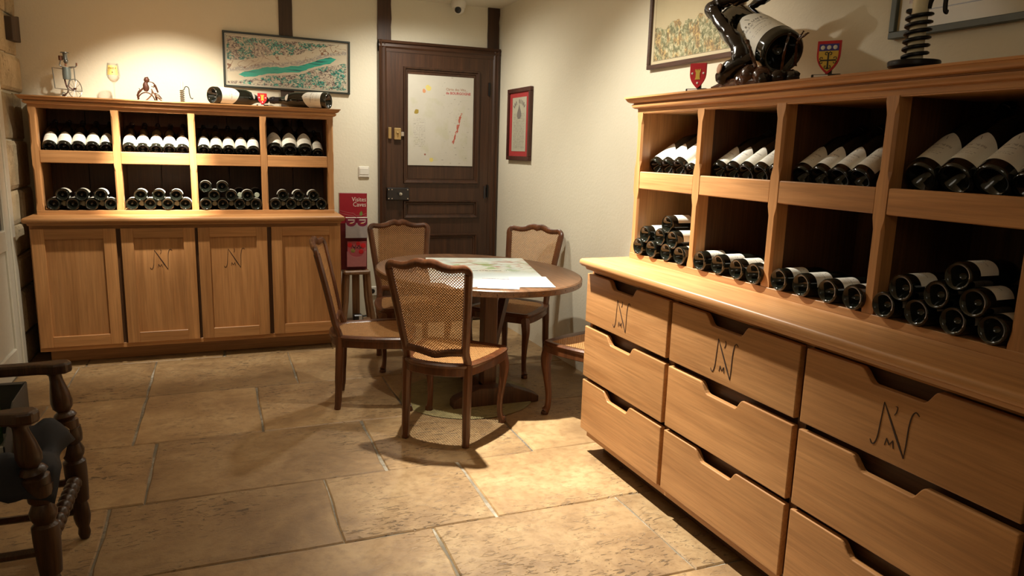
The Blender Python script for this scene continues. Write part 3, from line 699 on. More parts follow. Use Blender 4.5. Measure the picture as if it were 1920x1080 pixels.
# ================================================================== framed pictures and prints
def uvbox(o, w, h):
    ul = o.data.uv_layers.new(name='UVMap')
    for lp in o.data.loops:
        p = o.data.vertices[lp.vertex_index].co; ul.data[lp.index].uv = (p.x/w+.5, p.z/h+.5)
def framed(name, label, M, w, h, fw, fmat, pmat, depth=.022, mats=()):
    root = tag(empty(name, mat=M), label, 'picture')
    a, c = w/2, h/2
    for i, (lo, hi) in enumerate((((-a, -c), (a, -c+fw)), ((-a, c-fw), (a, c)), ((-a, -c+fw), (-a+fw, c-fw)), ((a-fw, -c+fw), (a, c-fw)))):
        bx('frame_bar', fmat, root, (lo[0], 0, lo[1]), (hi[0], -depth, hi[1]), .002)
    p = bx('print', pmat, root, (-a+fw-.002, -.002, -c+fw-.002), (a-fw+.002, -.012, c-fw+.002), 0); uvbox(p, w-2*fw, h-2*fw)
    for mt, x0, z0, x1, z1 in mats: bx('mount', mt, root, (x0, -.011, z0), (x1, -.0125, z1), 0)
    return root
def pano_art(n):
    co = n.coord('UV'); u, v, _ = n.sep(co)
    fc = n.new('ShaderNodeFloatCurve'); cv = fc.mapping.curves[0]
    pts = [(0, .20), (.15, .25), (.35, .36), (.5, .40), (.62, .46), (.75, .58), (.9, .68), (1, .72)]
    while len(cv.points) < len(pts): cv.points.new(.5, .5)
    for p, q in zip(cv.points, pts): p.location = q
    fc.mapping.update(); n.put(fc.inputs[1], u)
    wob = n.math('MULTIPLY_ADD', n.noise(n.mapping(co, (8, 8, 1)), 1, 3), .08, -.04)
    d = n.math('ADD', n.math('SUBTRACT', v, fc.outputs[0]), wob)
    cream = n.mix(n.noise(co, 9, 3), (.50, .44, .31), (.60, .54, .41))
    c = cream
    nz = n.noise(n.mapping(co, (36, 17, 1)), 1., 4, .75, 1.4); nz2 = n.noise(n.mapping(co, (9, 5, 1)), 1, 2); nz3 = n.noise(n.mapping(co, (60, 26, 1)), 1, 3, .7)
    fig = n.math('ADD', n.math('GREATER_THAN', d, .27), n.math('LESS_THAN', d, -.13), clamp=True)
    rim = n.math('MULTIPLY', bandf(n, u, .015, .985), bandf(n, v, .03, .95)); fig = n.math('MULTIPLY', fig, rim)
    teal = n.ramp(nz2, [(.47, (0,)*3), (.51, (1,)*3)])
    figc = n.mix(teal, n.ramp(nz3, [(.40, (.05, .04, .04)), (.52, (.26, .19, .16)), (.6, (.55, .49, .38))]), n.ramp(nz3, [(.42, (.02, .05, .05)), (.5, (.02, .20, .16)), (.62, (.06, .36, .27))]))
    c = n.mix(n.math('MULTIPLY', fig, n.ramp(nz, [(.49, (1,)*3), (.55, (0,)*3)])), c, figc)
    ridge = n.math('MULTIPLY', bandf(n, d, .055, .13, .02), n.math('GREATER_THAN', nz3, .46))
    c = n.mix(n.math('MULTIPLY', ridge, .7), c, (.22, .20, .20))
    lines = n.math('MULTIPLY', bandf(n, d, .1, .27), n.math('LESS_THAN', n.math('ABSOLUTE', n.math('SUBTRACT', n.noise(n.mapping(co, (9, 5, 1)), 1, 2, .5, 1.), .5)), .012))
    c = n.mix(lines, c, (.22, .12, .07))
    riv = n.math('LESS_THAN', n.math('ABSOLUTE', n.math('ADD', d, .0225)), n.math('MINIMUM', .0625, n.math('MULTIPLY', 1.3, n.math('MINIMUM', n.math('SUBTRACT', u, .10), n.math('SUBTRACT', .90, u)))))
    c = n.mix(riv, c, n.mix(n.ramp(n.noise(n.mapping(co, (4, 30, 1), (0, 0, 0), (0, 0, -.4)), 1, 2), [(.58, (0,)*3), (.64, (1,)*3)]), (.03, .36, .26), (.02, .10, .10)))
    bl = n.math('MAXIMUM', n.math('ABSOLUTE', n.math('SUBTRACT', u, .5)), n.math('MULTIPLY_ADD', n.math('ABSOLUTE', n.math('SUBTRACT', v, .5)), .43, .285))
    return n.mix(bandf(n, bl, .4895, .4925), n.mix(n.math('GREATER_THAN', bl, .486), c, (.62, .57, .44)), (.06, .05, .05))
pic = framed('panorama_picture', 'long framed map print with a green river, above the far wine rack', front(-1.594, -.001, 1.945) @ FRONT.inverted(), .862, .372, .014, plain('dark_green_frame', (.018, .024, .017), .4), art('panorama_print', pano_art, .3))
pic.rotation_euler = (0, radians(.6), 0)
for s, x in (('La C\u00f4te', .235), ('de Bourgogne', .335)): text(s, .0165, INK, pic, front(x, -.0125, -.152), align='CENTER')
# map taped to the door
def map_art(n):
    co = n.coord('UV'); u, v, _ = n.sep(co)
    c = n.mix(n.noise(co, 5, 4), (.45, .43, .36), (.54, .52, .45))
    c = n.mix(n.math('MULTIPLY', n.ramp(n.noise(co, 4, 3), [(.5, (0,)*3), (.62, (.35,)*3)]), bandf(n, v, .05, .75)), c, (.40, .40, .24))
    # thin vineyard strip
    fc = n.math('ADD', n.math('MULTIPLY_ADD', n.math('SUBTRACT', v, .25), .36, .69), n.math('MULTIPLY_ADD', n.noise(n.mapping(co, (1, 14, 1)), 1, 3), .06, -.03))
    c = n.mix(n.math('MULTIPLY', n.math('LESS_THAN', n.math('ABSOLUTE', n.math('SUBTRACT', u, fc)), n.math('MULTIPLY_ADD', n.noise(n.mapping(co, (1, 30, 1)), 1, 2), .05, -.010)), n.math('MULTIPLY', bandf(n, v, .25, .60), n.math('GREATER_THAN', n.noise(n.mapping(co, (40, 26, 1)), 1, 2), .42))), c, (.40, .09, .06))
    tx = n.math('GREATER_THAN', n.noise(n.mapping(co, (55, 40, 1)), 1, 2), .52)
    blocks = n.math('MULTIPLY', bandf(n, u, .08, .26), n.math('MULTIPLY', bandf(n, v, .20, .52), n.math('GREATER_THAN', n.math('SINE', n.math('MULTIPLY', v, 330.)), .1)))
    c = n.mix(n.math('MULTIPLY', n.math('MULTIPLY', tx, blocks), .5), c, (.20, .18, .15))
    spots = n.math('MULTIPLY', n.math('GREATER_THAN', n.noise(n.mapping(co, (16, 50, 1)), 1, 1), .70), bandf(n, u, .5, .95))
    c = n.mix(n.math('MULTIPLY', spots, .5), c, (.2, .18, .15))
    for cu, cv, r, col in ((.13, .595, .035, (.28, .20, .03)), (.24, .83, .03, (.55, .25, .12)), (.30, .86, .04, (.58, .50, .16)), (.36, .065, .03, (.60, .50, .15)), (.26, .12, .012, (.25, .08, .06))):
        dd = n.math('SQRT', n.math('ADD', n.math('POWER', n.math('SUBTRACT', u, cu), 2.), n.math('POWER', n.math('MULTIPLY', n.math('SUBTRACT', v, cv), 1.29), 2.)))
        c = n.mix(n.math('LESS_THAN', n.math('ADD', dd, n.math('MULTIPLY_ADD', n.noise(co, 22, 3), .05, -.025)), r), c, col)
    return c
mp_ = tag(empty('wall_map', (-.481, -.050, 1.590)), 'pale printed map poster fixed on the dark panelled door', 'map')
p = bx('map_sheet', art('door_map_print', map_art, .5), mp_, (-.259, 0, -.336), (.259, -.004, .336), 0); uvbox(p, .518, .672)
RDT = plain('print_red', (.40, .06, .06), .6)
text('Carte des Vins', .027, plain('print_brown', (.30, .12, .06), .6), mp_, front(.036, -.0042, .233)); text('de BOURGOGNE', .0265, RDT, mp_, front(.036, -.0042, .205), bold=.0006)
# certificate on the right wall
CERT = wood('mahogany_frame', 2, (.045, .012, .008), (.10, .03, .018), .35, 2); MRED = plain('red_mount', (.36, .03, .03), .6)
def cert_art(n):
    co = n.coord('UV'); u, v, _ = n.sep(co)
    c = n.mix(n.noise(co, 6, 3), (.36, .34, .25), (.45, .43, .33))
    t = n.math('MULTIPLY', n.math('GREATER_THAN', n.math('SINE', n.math('MULTIPLY', v, 210.)), .0), n.math('GREATER_THAN', n.noise(n.mapping(co, (34, 20, 1)), 1, 2), .47))
    return n.mix(n.math('MULTIPLY', n.math('MULTIPLY', t, .55), n.math('MULTIPLY', bandf(n, v, .04, .72), bandf(n, u, .1, .9))), c, (.12, .11, .09))
CM = RW @ front(.478, -.002, 1.576) @ FRONT.inverted()
ce = framed('framed_certificate', 'narrow framed parchment certificate with red mount beside the door', CM, .425, .522, .030, CERT, MRED, .024)
p = bx('parchment', art('parchment_print', cert_art), ce, (-.130, -.0115, -.195), (.130, -.0135, .195), 0); uvbox(p, .26, .39)
for k in range(9):
    if k == 3: continue
    t = radians(146-14*k); w = (.017, .021, .015)[k % 3]
    mb = MB(); M = front(.10*cos(t), -.0137, .085+.065*sin(t)) @ Matrix.Rotation(t-pi/2, 4, 'Z')
    ribbon(mb, [(0, 0), (.001, .014), (-.001, .030)], [w*.6, w*.9, w*.7], M, .0004); mb.build('arched_letter', INKG, ce)
MB().prism([(0, .062), (.016, .03), (.036, .0), (.04, -.025), (.02, -.045), (-.02, -.045), (-.04, -.025), (-.036, 0), (-.016, .03)], .0004, front(0, -.0136, .085)).build('emblem', INKG, ce)
# big vineyard print and second print above the near rack
def vine_art(n):
    co = n.coord('UV'); u, v, _ = n.sep(co)
    sky = n.mix(n.noise(co, 6, 4), (.48, .41, .25), (.56, .49, .31))
    nz = n.noise(n.mapping(co, (34, 24, 1)), 1, 4, .7, .9); n2 = n.noise(n.mapping(co, (7, 5, 1)), 1, 3); n4 = n.noise(n.mapping(co, (13, 7, 1)), 1, 3)
    fc = n.mix(n.ramp(n4, [(.42, (0,)*3), (.52, (1,)*3)]), n.ramp(nz, [(.36, (.09, .07, .03)), (.46, (.22, .15, .07)), (.54, (.42, .27, .10)), (.62, (.62, .48, .18))]), n.ramp(nz, [(.36, (.07, .08, .04)), (.46, (.17, .19, .09)), (.54, (.34, .34, .20)), (.62, (.60, .55, .36))]))
    edge = n.math('MULTIPLY_ADD', n2, .26, .20)
    c = n.mix(n.math('LESS_THAN', v, edge), sky, n.mix(.12, fc, (.48, .40, .24)))
    c = n.mix(n.math('MULTIPLY', n.math('GREATER_THAN', v, n.math('MULTIPLY_ADD', n2, .10, .54)), n.math('LESS_THAN', v, .72)), c, n.ramp(nz, [(.4, (.18, .10, .05)), (.6, (.46, .34, .18))]))
    bl = n.math('MAXIMUM', n.math('ABSOLUTE', n.math('SUBTRACT', u, .5)), n.math('ABSOLUTE', n.math('SUBTRACT', v, .5)))
    c = n.mix(n.math('GREATER_THAN', bl, .465), c, (.60, .52, .34)); return n.mix(bandf(n, bl, .466, .470), c, (.12, .09, .06))
framed('vineyard_print', 'large framed harvest print behind the giant bottle on the right wall', RW @ front(2.525, -.002, 2.115) @ FRONT.inverted(), .70, .60, .021, FRMW, art('harvest_print', vine_art), .026)
def old_art(n):
    co = n.coord('UV'); u, v, _ = n.sep(co)
    base = n.mix(n.noise(co, 7, 3), (.42, .35, .20), (.50, .43, .26))
    nz = n.noise(n.mapping(co, (22, 14, 1)), 1, 5, .7, .8)
    c = n.mix(n.math('MULTIPLY', bandf(n, u, .035, .97), n.math('GREATER_THAN', v, .15)), base, n.ramp(nz, [(.35, (.18, .10, .06)), (.5, (.33, .22, .14)), (.65, (.46, .36, .22))]))
    c = n.mix(n.math('MULTIPLY', bandf(n, v, .095, .102), bandf(n, u, .03, .42)), c, (.09, .06, .04)); return n.mix(n.math('MULTIPLY', bandf(n, v, .10, .107), bandf(n, u, .55, .97)), c, (.09, .06, .04))
framed('antique_print', 'antique print in blue-grey frame behind the black spiral candlestick', RW @ front(4.185, -.002, 2.085) @ FRONT.inverted(), 1.07, .60, .022, plain('bluegrey_frame', (.085, .105, .095), .45), art('antique_print_art', old_art, .18), .026)
# ================================================================== wall fittings
sw = tag(empty('light_switch', (-1.067, 0, 1.194)), 'white square light switch on wall beside the dark door', 'switch')
bx('plate', WHITE, sw, (-.041, 0, -.042), (.041, -.010, .042), .004); bx('rocker', WHITE, sw, (-.033, -.010, -.020), (.033, -.015, .030), .003); bx('lower_strip', WHITE, sw, (-.033, -.010, -.036), (.033, -.0135, -.024), .002)
ou = tag(empty('wall_socket', (-1.01, 0, .275)), 'small white wall socket low beside the door frame', 'socket')
bx('plate', WHITE, ou, (-.036, 0, -.036), (.036, -.011, .036), .004); MB().lathe([(.019, 0), (.018, .002), (.0005, .003)], 16, front(0, -.011, 0)).build('socket_well', BLACK, ou, True)
cc = tag(empty('dome_camera', (-.372, -.115, ZC)), 'white dome security camera on the ceiling above the door', 'camera')
MB().lathe([(.054, 0), (.055, -.016), (.052, -.042), (.045, -.050), (.0005, -.051)], 24).build('housing', WHITE, cc, True)
MB().lathe([(.041, .0), (.043, -.012), (.036, -.032), (.018, -.045), (.0005, -.049)], 24, Matrix.Translation((0, 0, -.044))).build('ball', WHITE, cc, True)
MB().lathe([(.0245, -.006), (.024, .004), (.012, .007), (.0005, .008)], 18, frame((1, 0, 0), (-.35, -.85, -.45), (-.014, -.033, -.066))).build('lens', BLACK, cc, True)
# ================================================================== leaflet display on its stool
st = tag(empty('stool', (-1.165, -.19, 0)), 'rustic wooden stool by the wall carrying the red leaflet display', 'stool')
bx('seat', STOOLW, st, (-.10, -.09, .455), (.09, .09, .485), .008)
for sx in (-1, 1):
    for sy in (-1, 1):
        MB().tube([(sx*.075, sy*.065, .46), (sx*.088, sy*.075, .26), (sx*.125, sy*.095, .0)], [.017, .018, .021], 8, sq=True).build('leg', STOOLW, st, True)
bx('lower_shelf', STOOLW, st, (-.115, -.08, .075), (.115, .08, .095), .004)
bx('back_panel', STOOLW, st, (-.02, .06, .095), (.035, .075, .455), .003)
ad = tag(empty('power_adapter', (-1.155, -.205, .095)), 'small black power adapter on the stool shelf', 'adapter')
bx('body', BLACK, ad, (-.04, -.03, .0), (.03, .03, .048), .008); bx('rating_label', WCARD, ad, (.0, -.0305, .008), (.024, -.0312, .042), 0)
for k in (0, 1): MB().tube([(.03, -.012+.02*k, .03), (.062, -.012+.02*k, .034)], .004, 6).build('plug_pin', BLACK, ad)
dm = Matrix.Translation((-1.187, -.215, .486)) @ Matrix.Rotation(radians(-3), 4, 'Z') @ Matrix.Rotation(radians(3), 4, 'X')
ds = tag(empty('leaflet_display', mat=dm), 'red cardboard leaflet display with two tiers of brochures on the stool', 'display')
REDC = plain('display_red', (.33, .012, .028), .4); MAR = plain('display_maroon', (.13, .010, .018), .4); GREYP = plain('display_grey', (.36, .33, .33), .4); PINK = plain('display_pink', (.45, .17, .18), .45)
bx('back_card', MAR, ds, (-.098, .0, 0), (.098, .012, .565), .001); bx('upper_card', REDC, ds, (-.0975, -.0012, .345), (.0975, .0, .564), 0); bx('side_edge', WCARD, ds, (-.1, .0, 0), (-.098, .05, .565), 0)
text('Visites', .046, PWHITE, ds, front(.092, -.0015, .505), align='RIGHT', sx=.85); text('Caves', .046, PWHITE, ds, front(.092, -.0015, .468), align='RIGHT', sx=.85)
mb = MB()
for dz in (0, -.018): ribbon(mb, [(x/40*.19-.095, .440+dz-.055*(1-((x-24)/24)**2)*(.55 if x < 24 else 1)*.7) for x in range(0, 41, 4)], .0025, front(0, -.0013, 0), .0004)
mb.build('swoosh', PINK, ds)
MB().prism([(0, -.018), (.012, -.006), (.010, .010), (.003, .022), (-.009, .009), (-.012, -.006)], .0005, front(.055, -.0013, .415)).build('leaf_emblem', plain('leaf_green', (.16, .24, .05), .5), ds)
def brochure(x0, x1, z0, z1, y, top, lab):
    o = bx('brochure', top, ds, (x0, y, z0), (x1, y-.012, z1), .001); return o
for x0, x1 in ((-.058, .018), (.022, .097)):
    b_ = brochure(x0, x1, .27, .392, -.018, plain('brochure_wine', (.20, .015, .05), .4), '')
    cx = (x0+x1)/2; mb = MB(); ribbon(mb, [(cx-.022, .374), (cx+.024, .374), (cx+.020, .358), (cx-.006, .352)], [.006, .007, .006, .003], front(0, -.0303, 0), .0004); mb.build('logo', PWHITE, b_)
    bx('white_top', PWHITE, b_, (x0, -.018, .388), (x1, -.0302, .3925), 0); bx('band', plain('print_orange', (.65, .32, .08), .5), b_, (cx-.012, -.0301, .346), (cx+.012, -.0304, .352), 0)
def pocket(x0, x1, z0, z1, mat, lobes):
    pts = [(x0, z0), (x1, z0), (x1, z1)]
    for c_, r_ in reversed(lobes):
        for k in range(9): t = pi*k/8; pts.append((c_+r_*cos(t), z1-.75*r_*sin(t)))
    pts.append((x0, z1)); return MB().prism(pts, .003, front(0, -.034, 0)).build('pocket', mat, ds)
pocket(-.060, .098, .245, .352, GREYP, [(-.02, .035), (.06, .035)])
bx('pocket_base', GREYP, ds, (-.060, 0, .243), (.098, -.037, .246), 0)
b_ = brochure(-.048, .090, .06, .215, -.018, plain('brochure_pink', (.42, .09, .11), .4), '')
mb = MB()
for k in range(7): ribbon(mb, [(-.02+.012*k, .165+.012*sin(k*2.1)), (-.012+.012*k, .182+.008*cos(k*3)), (-.004+.012*k, .160)], [.004, .007, .002], front(0, -.0302, 0), .0004)
mb.build('script_logo', INK, b_)
MB().lathe([(.016, 0), (.0005, .001)], 12, front(-.008, -.0303, .148)).build('seal', plain('seal_green', (.25, .22, .06), .5), b_); 
for x, z, r_ in ((-.03, .19, .018), (.03, .2, .016), (.065, .185, .02), (.05, .14, .018)): MB().lathe([(r_, 0), (r_*.8, .0008), (.0005, .001)], 12, front(x, -.0301, z)).build('petal', RED, b_)
pocket(-.052, .088, .03, .142, PINK, [(.018, .055)]); bx('pocket_base', PINK, ds, (-.052, 0, .028), (.088, -.037, .031), 0)
# ================================================================== armchair at the left edge
ARM = Matrix.Translation((-2.605, -3.08, 0))      # local +x faces forward, y across
ac = tag(empty('armchair', mat=ARM), 'dark turned-wood armchair with rush seat at the left edge', 'armchair')
def turned(prof, p0, p1, name, parent=ac, mat=ARMW, n=16):
    p0, p1 = Vector(p0), Vector(p1); L = (p1-p0).length; M = frame((1, .2, .1), p1-p0, p0)
    return MB().lathe([(r_, t*L) for r_, t in prof], n, M).build(name, mat, parent, True)
LEG = [(.014, 0), (.017, .015), (.020, .05), (.017, .10), (.023, .14), (.027, .20), (.024, .30), (.020, .34), (.029, .35), (.032, .45), (.035, .60), (.035, .70), (.026, .72), (.034, .76), (.036, .80), (.026, .86), (.034, .88), (.036, .93), (.034, 1)]
SUP = [(.034, 0), (.035, .12), (.036, .20), (.026, .23), (.036, .28), (.030, .33), (.020, .36), (.030, .42), (.033, .52), (.028, .68), (.020, .86), (.019, .95), (.027, 1)]
for sy in (-1, 1):
    turned(LEG, (.035, sy*.24, 0), (.02, sy*.222, .42), 'leg')
    turned(SUP, (.018, sy*.222, .40), (-.012, sy*.238, .612), 'arm_support')
    turned([(.016, 0), (.022, .3), (.024, .7), (.022, 1)], (-.49, sy*.24, 0), (-.45, sy*.22, .42), 'leg')
    turned([(.022, 0), (.019, .5), (.016, 1)], (-.45, sy*.22, .40), (-.55, sy*.235, 1.0), 'back_post')
    pts = [(-.53, -.018), (-.05, -.022), (.0, -.034), (.035, -.03), (.05, 0), (.035, .03), (.0, .034), (-.05, .022), (-.53, .018)]
    MB().prism(pts, .038, Matrix.Translation((-.008, sy*.240, .608))).build('arm_rest', ARMW, ac, bevel=.009)
    for z in (.105, .215): MB().tube([(.025, sy*.232, z+.0), (-.475, sy*.236, z)], .013, 8).build('side_stretcher', ARMW, ac, True)
turned([(.013, 0), (.015, .06)]+[(.0145+.0095*abs(sin(pi*9*(k/72))), .08+.84*k/72) for k in range(73)]+[(.015, .94), (.013, 1)], (.028, -.23, .235), (.028, .23, .235), 'front_stretcher')
MB().tube([(-.48, -.23, .16), (-.48, .23, .16)], .012, 8).build('back_stretcher', ARMW, ac, True)
for z in (.62, .80, .96): MB().tube(spline([(-.45-.1*(z-.4)/.6, -.225, z), (-.49-.1*(z-.4)/.6, 0, z+.01), (-.45-.1*(z-.4)/.6, .225, z)], 5), .03, 8, ref=(1, 0, 0), flat=.3).build('back_slat', ARMW, ac, True)
def rush():
    m, n, b = newmat('rush_seat', .7); x, y, z = n.sep(n.coord())
    d = n.math('SUBTRACT', n.math('ABSOLUTE', n.math('ADD', x, .22)), n.math('ABSOLUTE', y))
    w = n.math('SINE', n.math('MULTIPLY', n.mix(n.math('GREATER_THAN', d, 0), y, x), 520.))
    n.put(b.inputs['Base Color'], n.mix(n.math('MULTIPLY_ADD', w, .4, .5), (.17, .10, .035), (.36, .235, .09))); n.put(b.inputs['Normal'], n.bump(w, .5, .004)); return m
secs = []
for o_, z in ((.012, .395), (0, .405), (0, .425), (.012, .437), (.06, .432)):
    secs.append([(.025-o_, -.205+o_, z), (.045-o_, 0, z), (.025-o_, .205-o_, z), (-.46+o_, .235-o_, z), (-.46+o_, -.235+o_, z)])
MB().loft(secs).build('rush_seat', rush(), ac, bevel=.006)
# things on the armchair
bxm = ARM @ Matrix.Translation((-.205, .012, .437))
bo = tag(empty('open_box', mat=bxm), 'open grey and white cardboard box on the armchair seat', 'box')
for lo, hi, mt in (((-.17, -.15, 0), (.13, .15, .004), WCARD), ((-.17, -.15, 0), (-.166, .15, .17), GREYC), ((-.17, -.15, 0), (.13, -.146, .07), WCARD), ((-.17, .146, 0), (.13, .15, .17), GREYC)): bx('side', mt, bo, lo, hi, .001)
MB().loft([[(.126, y, 0), (.130, y, 0), (.130, y, z), (.126, y, z)] for y, z in ((-.15, .07), (-.02, .16), (.15, .17))]).build('side', GREYC, bo)
MB().loft([[(-.17, .15, .168), (-.17, .19, .166), (-.17, .19, .170), (-.17, .15, .172)], [(.128, .15, .168), (.12, .13, .166), (.12, .13, .170), (.128, .15, .172)]]).build('flap', GREYC, bo)
gb = tag(empty('green_carton', mat=bxm @ Matrix.Translation((-.02, -.02, .006))), 'bright green carton inside the open box on the armchair', 'carton')
bx('carton_body', GREEN, gb, (-.12, -.10, 0), (.09, .10, .135), .002); bx('carton_lid', GREEN, gb, (-.122, -.102, .135), (.092, .102, .146), .002)
random.seed(5)
nx, ny = 26, 26; secs = []
for i in range(nx+1):
    row = []
    for j in range(ny+1):
        u, v = i/nx, j/ny; x = -.40+.455*u; y = -.262+.392*v
        h = .030+.020*sin(21*x+9*y)+.016*sin(37*y-15*x+1)+.010*sin(63*x+41*y)
        edge = min(1, 6*min(1-u, 1-v, u+.05))
        z = .441+max(.0, h*edge+.012)
        if x > -.09 and y > -.06: z += .035*max(0, 1-((x+.02)**2+(y-.0)**2)/.006)
        if y < -.205: z -= .9*(-.205-y)+.02*(-.205-y)/.057
        if x > .035: z -= .8*(x-.035)
        row.append((x+.012*sin(23*y), y+.010*sin(19*x), z))
    secs.append(row)
keep = MB().loft(secs, False, False, False)
keep.f = [f for f in keep.f if not any((keep.v[i].x < -.062 and keep.v[i].y > -.143) or (keep.v[i].y > .09-.5*keep.v[i].x) for i in f)]
co_ = keep.build('crumpled_cloth', CLOTH, None, True); co_.matrix_world = ARM; md = co_.modifiers.new('s', 'SOLIDIFY'); md.thickness = .003; md.offset = 1
tag(co_, 'crumpled black cloth on the front of the armchair seat', 'cloth')
# ================================================================== ornaments on the far rack
ZTOP = HT
def big_bottle(M, label, s): o = put_bottle('big', M, label, 'large display bottles', s); return o
s_ = 1.5; r_ = .038*s_
big_bottle(frame((.25, -.90, .42), (.80, .60, 0), (-2.105, -.335, ZTOP+r_)), 'large bottle lying on top of the far rack, base towards the left', s_)
big_bottle(frame((-.2, -.90, .42), (-.82, .57, 0), (-1.362, -.335, ZTOP+r_)), 'large bottle lying on top of the far rack, base towards the right', s_)
def sphere_prof(r, n=8): return [(max(.0005, r*sin(pi*k/n)), -r*cos(pi*k/n)) for k in range(n+1)]
cy = tag(empty('cyclist_figurine', (-2.932, -.22, ZTOP)), 'metal cyclist figurine with hat riding a high-wheel bicycle on far rack', 'figurine')
K = .000344
def q(X, Y, d=0): return ((X-330)*K, d, max(.002, (905-Y)*K))
def wire(name, pts, r, mat, parent, n=6, sm=1): return MB().tube(spline([Vector(p) for p in pts], 4) if sm and len(pts) > 2 else pts, r, n).build(name, mat, parent, True)
Tz = lambda X, Y, d=0: Matrix.Translation(q(X, Y, d))
MB().lathe([(.0005, .046), (.024, .045), (.025, .041), (.014, .039), (.012, .030), (.013, .012), (.014, 0), (.0005, 0)], 16, Tz(325, 235)).build('hat', GUN, cy, True)
MB().lathe(sphere_prof(.014), 14, Tz(335, 260)).build('head', GUN, cy, True); MB().lathe([(.006, 0), (.005, .025)], 8, Tz(325, 345)).build('neck', COPP, cy, True)
MB().lathe([(.0005, 0), (.022, .001), (.024, .03), (.0225, .072), (.0005, .073)], 16, Tz(330, 575)).build('torso', plain('zinc_grey', (.16, .19, .18), .5, .5), cy, True)
wire('arm', [q(285, 365), q(235, 335), q(240, 290), q(262, 225)], .004, GUN, cy); wire('arm', [q(370, 360), q(430, 350), q(480, 345), q(495, 280)], .004, GUN, cy)
MB().lathe([(.0005, 0), (.011, .001), (.012, .028), (.0005, .029)], 12, Tz(252, 250)).build('tankard', COPP, cy, True)
MB().lathe([(.004, 0), (.005, .018)], 8, Tz(495, 330)).build('grip', COPP, cy, True)
wire('frame_rod', [q(265, 392), q(112, 380), q(131, 736), q(330, 752), q(440, 768)], .0032, GUN, cy, 6, 0); wire('frame_rod', [q(395, 372), q(448, 365), q(452, 480), q(455, 600)], .003, GUN, cy, 6, 0)
wire('leg', [q(290, 570), q(310, 680), q(335, 745), q(325, 800)], .005, RUST, cy); wire('leg', [q(372, 580), q(345, 690), q(440, 770)], .0045, RUST, cy)
wire('rear_fork', [q(340, 740), q(320, 800), q(265, 860)], .0035, RUST, cy)
def wheel(cx, cz, r, name, rot, ns):
    Mw = Matrix.Translation((cx, 0, cz)) @ Matrix.Rotation(rot, 4, 'Z')
    w = MB().tube([Mw @ Vector((r*cos(t), 0, r*sin(t))) for t in [2*pi*k/28 for k in range(28)]], .0025, 6, closed=True).build(name, GUN, cy, True)
    for k in range(ns): t = 2*pi*k/ns; MB().tube([Mw @ Vector((0, 0, 0)), Mw @ Vector((r*cos(t), 0, r*sin(t)))], .0011, 5).build('spoke', GUN, w)
    MB().lathe([(.006, -.008), (.006, .008)], 8, Mw @ Matrix.Rotation(pi/2, 4, 'X')).build('hub', RUST, w)
wheel(q(440, 0)[0], .060, .0575, 'front_wheel', radians(58), 10); wheel(q(262, 0)[0], .0185, .016, 'rear_wheel', radians(58), 6)
wire('pedal', [q(430, 770), q(560, 765)], .003, GUN, cy, 6, 0)
# wine glass
m, n, b = newmat('clear_glass', .02, 0, (.98, .98, .97))
tr = n.new('ShaderNodeBsdfTransparent'); n.put(tr.inputs[0], n.mix(n.noise(n.coord(), 5, 1), (.95, .955, .95, 1), (.98, .98, .975, 1)))
lw = n.new('ShaderNodeLayerWeight'); lw.inputs[0].default_value = .22; mx = n.new('ShaderNodeMixShader'); gsh = n.new('ShaderNodeBsdfGlossy'); gsh.inputs['Roughness'].default_value = .03
n.put(mx.inputs[0], lw.outputs['Facing']); n.l.new(tr.outputs[0], mx.inputs[1]); n.l.new(gsh.outputs[0], mx.inputs[2])
n.l.new(mx.outputs[0], n.n['Material Output'].inputs['Surface']); n.n.remove(b); CLEAR = m
wg = tag(empty('wine_glass', (-2.673, -.25, ZTOP)), 'clear stemmed wine glass with a gold label on the far rack', 'glass')
MB().lathe([(.0005, .001), (.034, .001), (.034, .003), (.008, .006), (.0035, .012), (.0035, .098), (.006, .106), (.020, .117), (.034, .134), (.039, .152), (.037, .18), (.031, .225), (.0302, .225), (.0362, .18), (.038, .152), (.033, .135), (.019, .119), (.0005, .111)], 28).build('glass_body', CLEAR, wg, True)
gl = MB(); gl.loft([[((.0375+.0018-.0051*k/4)*sin(t), -(.0375+.0018-.0051*k/4)*cos(t), .152+.058*k/4) for k in range(5)] for t in [-.85+1.7*i/12 for i in range(13)]], False, False, False)
gla = gl.build('gold_label', plain('gold_paper', (.56, .40, .12), .5), wg, True)
DKG = plain('dark_gold_ink', (.16, .10, .02), .5)
def arc_text(s, size, r, z, parent, mat, a0=0.):
    w = size*.74
    for k, ch in enumerate(s):
        a = a0+(k-(len(s)-1)/2)*w/r
        text(ch, size, mat, parent, Matrix.Translation((r*sin(a), -r*cos(a), z)) @ Matrix.Rotation(a, 4, 'Z') @ FRONT, align='CENTER', bold=.0003)
arc_text('CHEF', .0165, .0368, .187, gla, DKG)
MB().lathe([(.0035, 0), (.0005, .001)], 8, frame((1, 0, 0), (0, -1, 0), (0, -.0392, .168))).build('seal_dot', CARVE, gla)
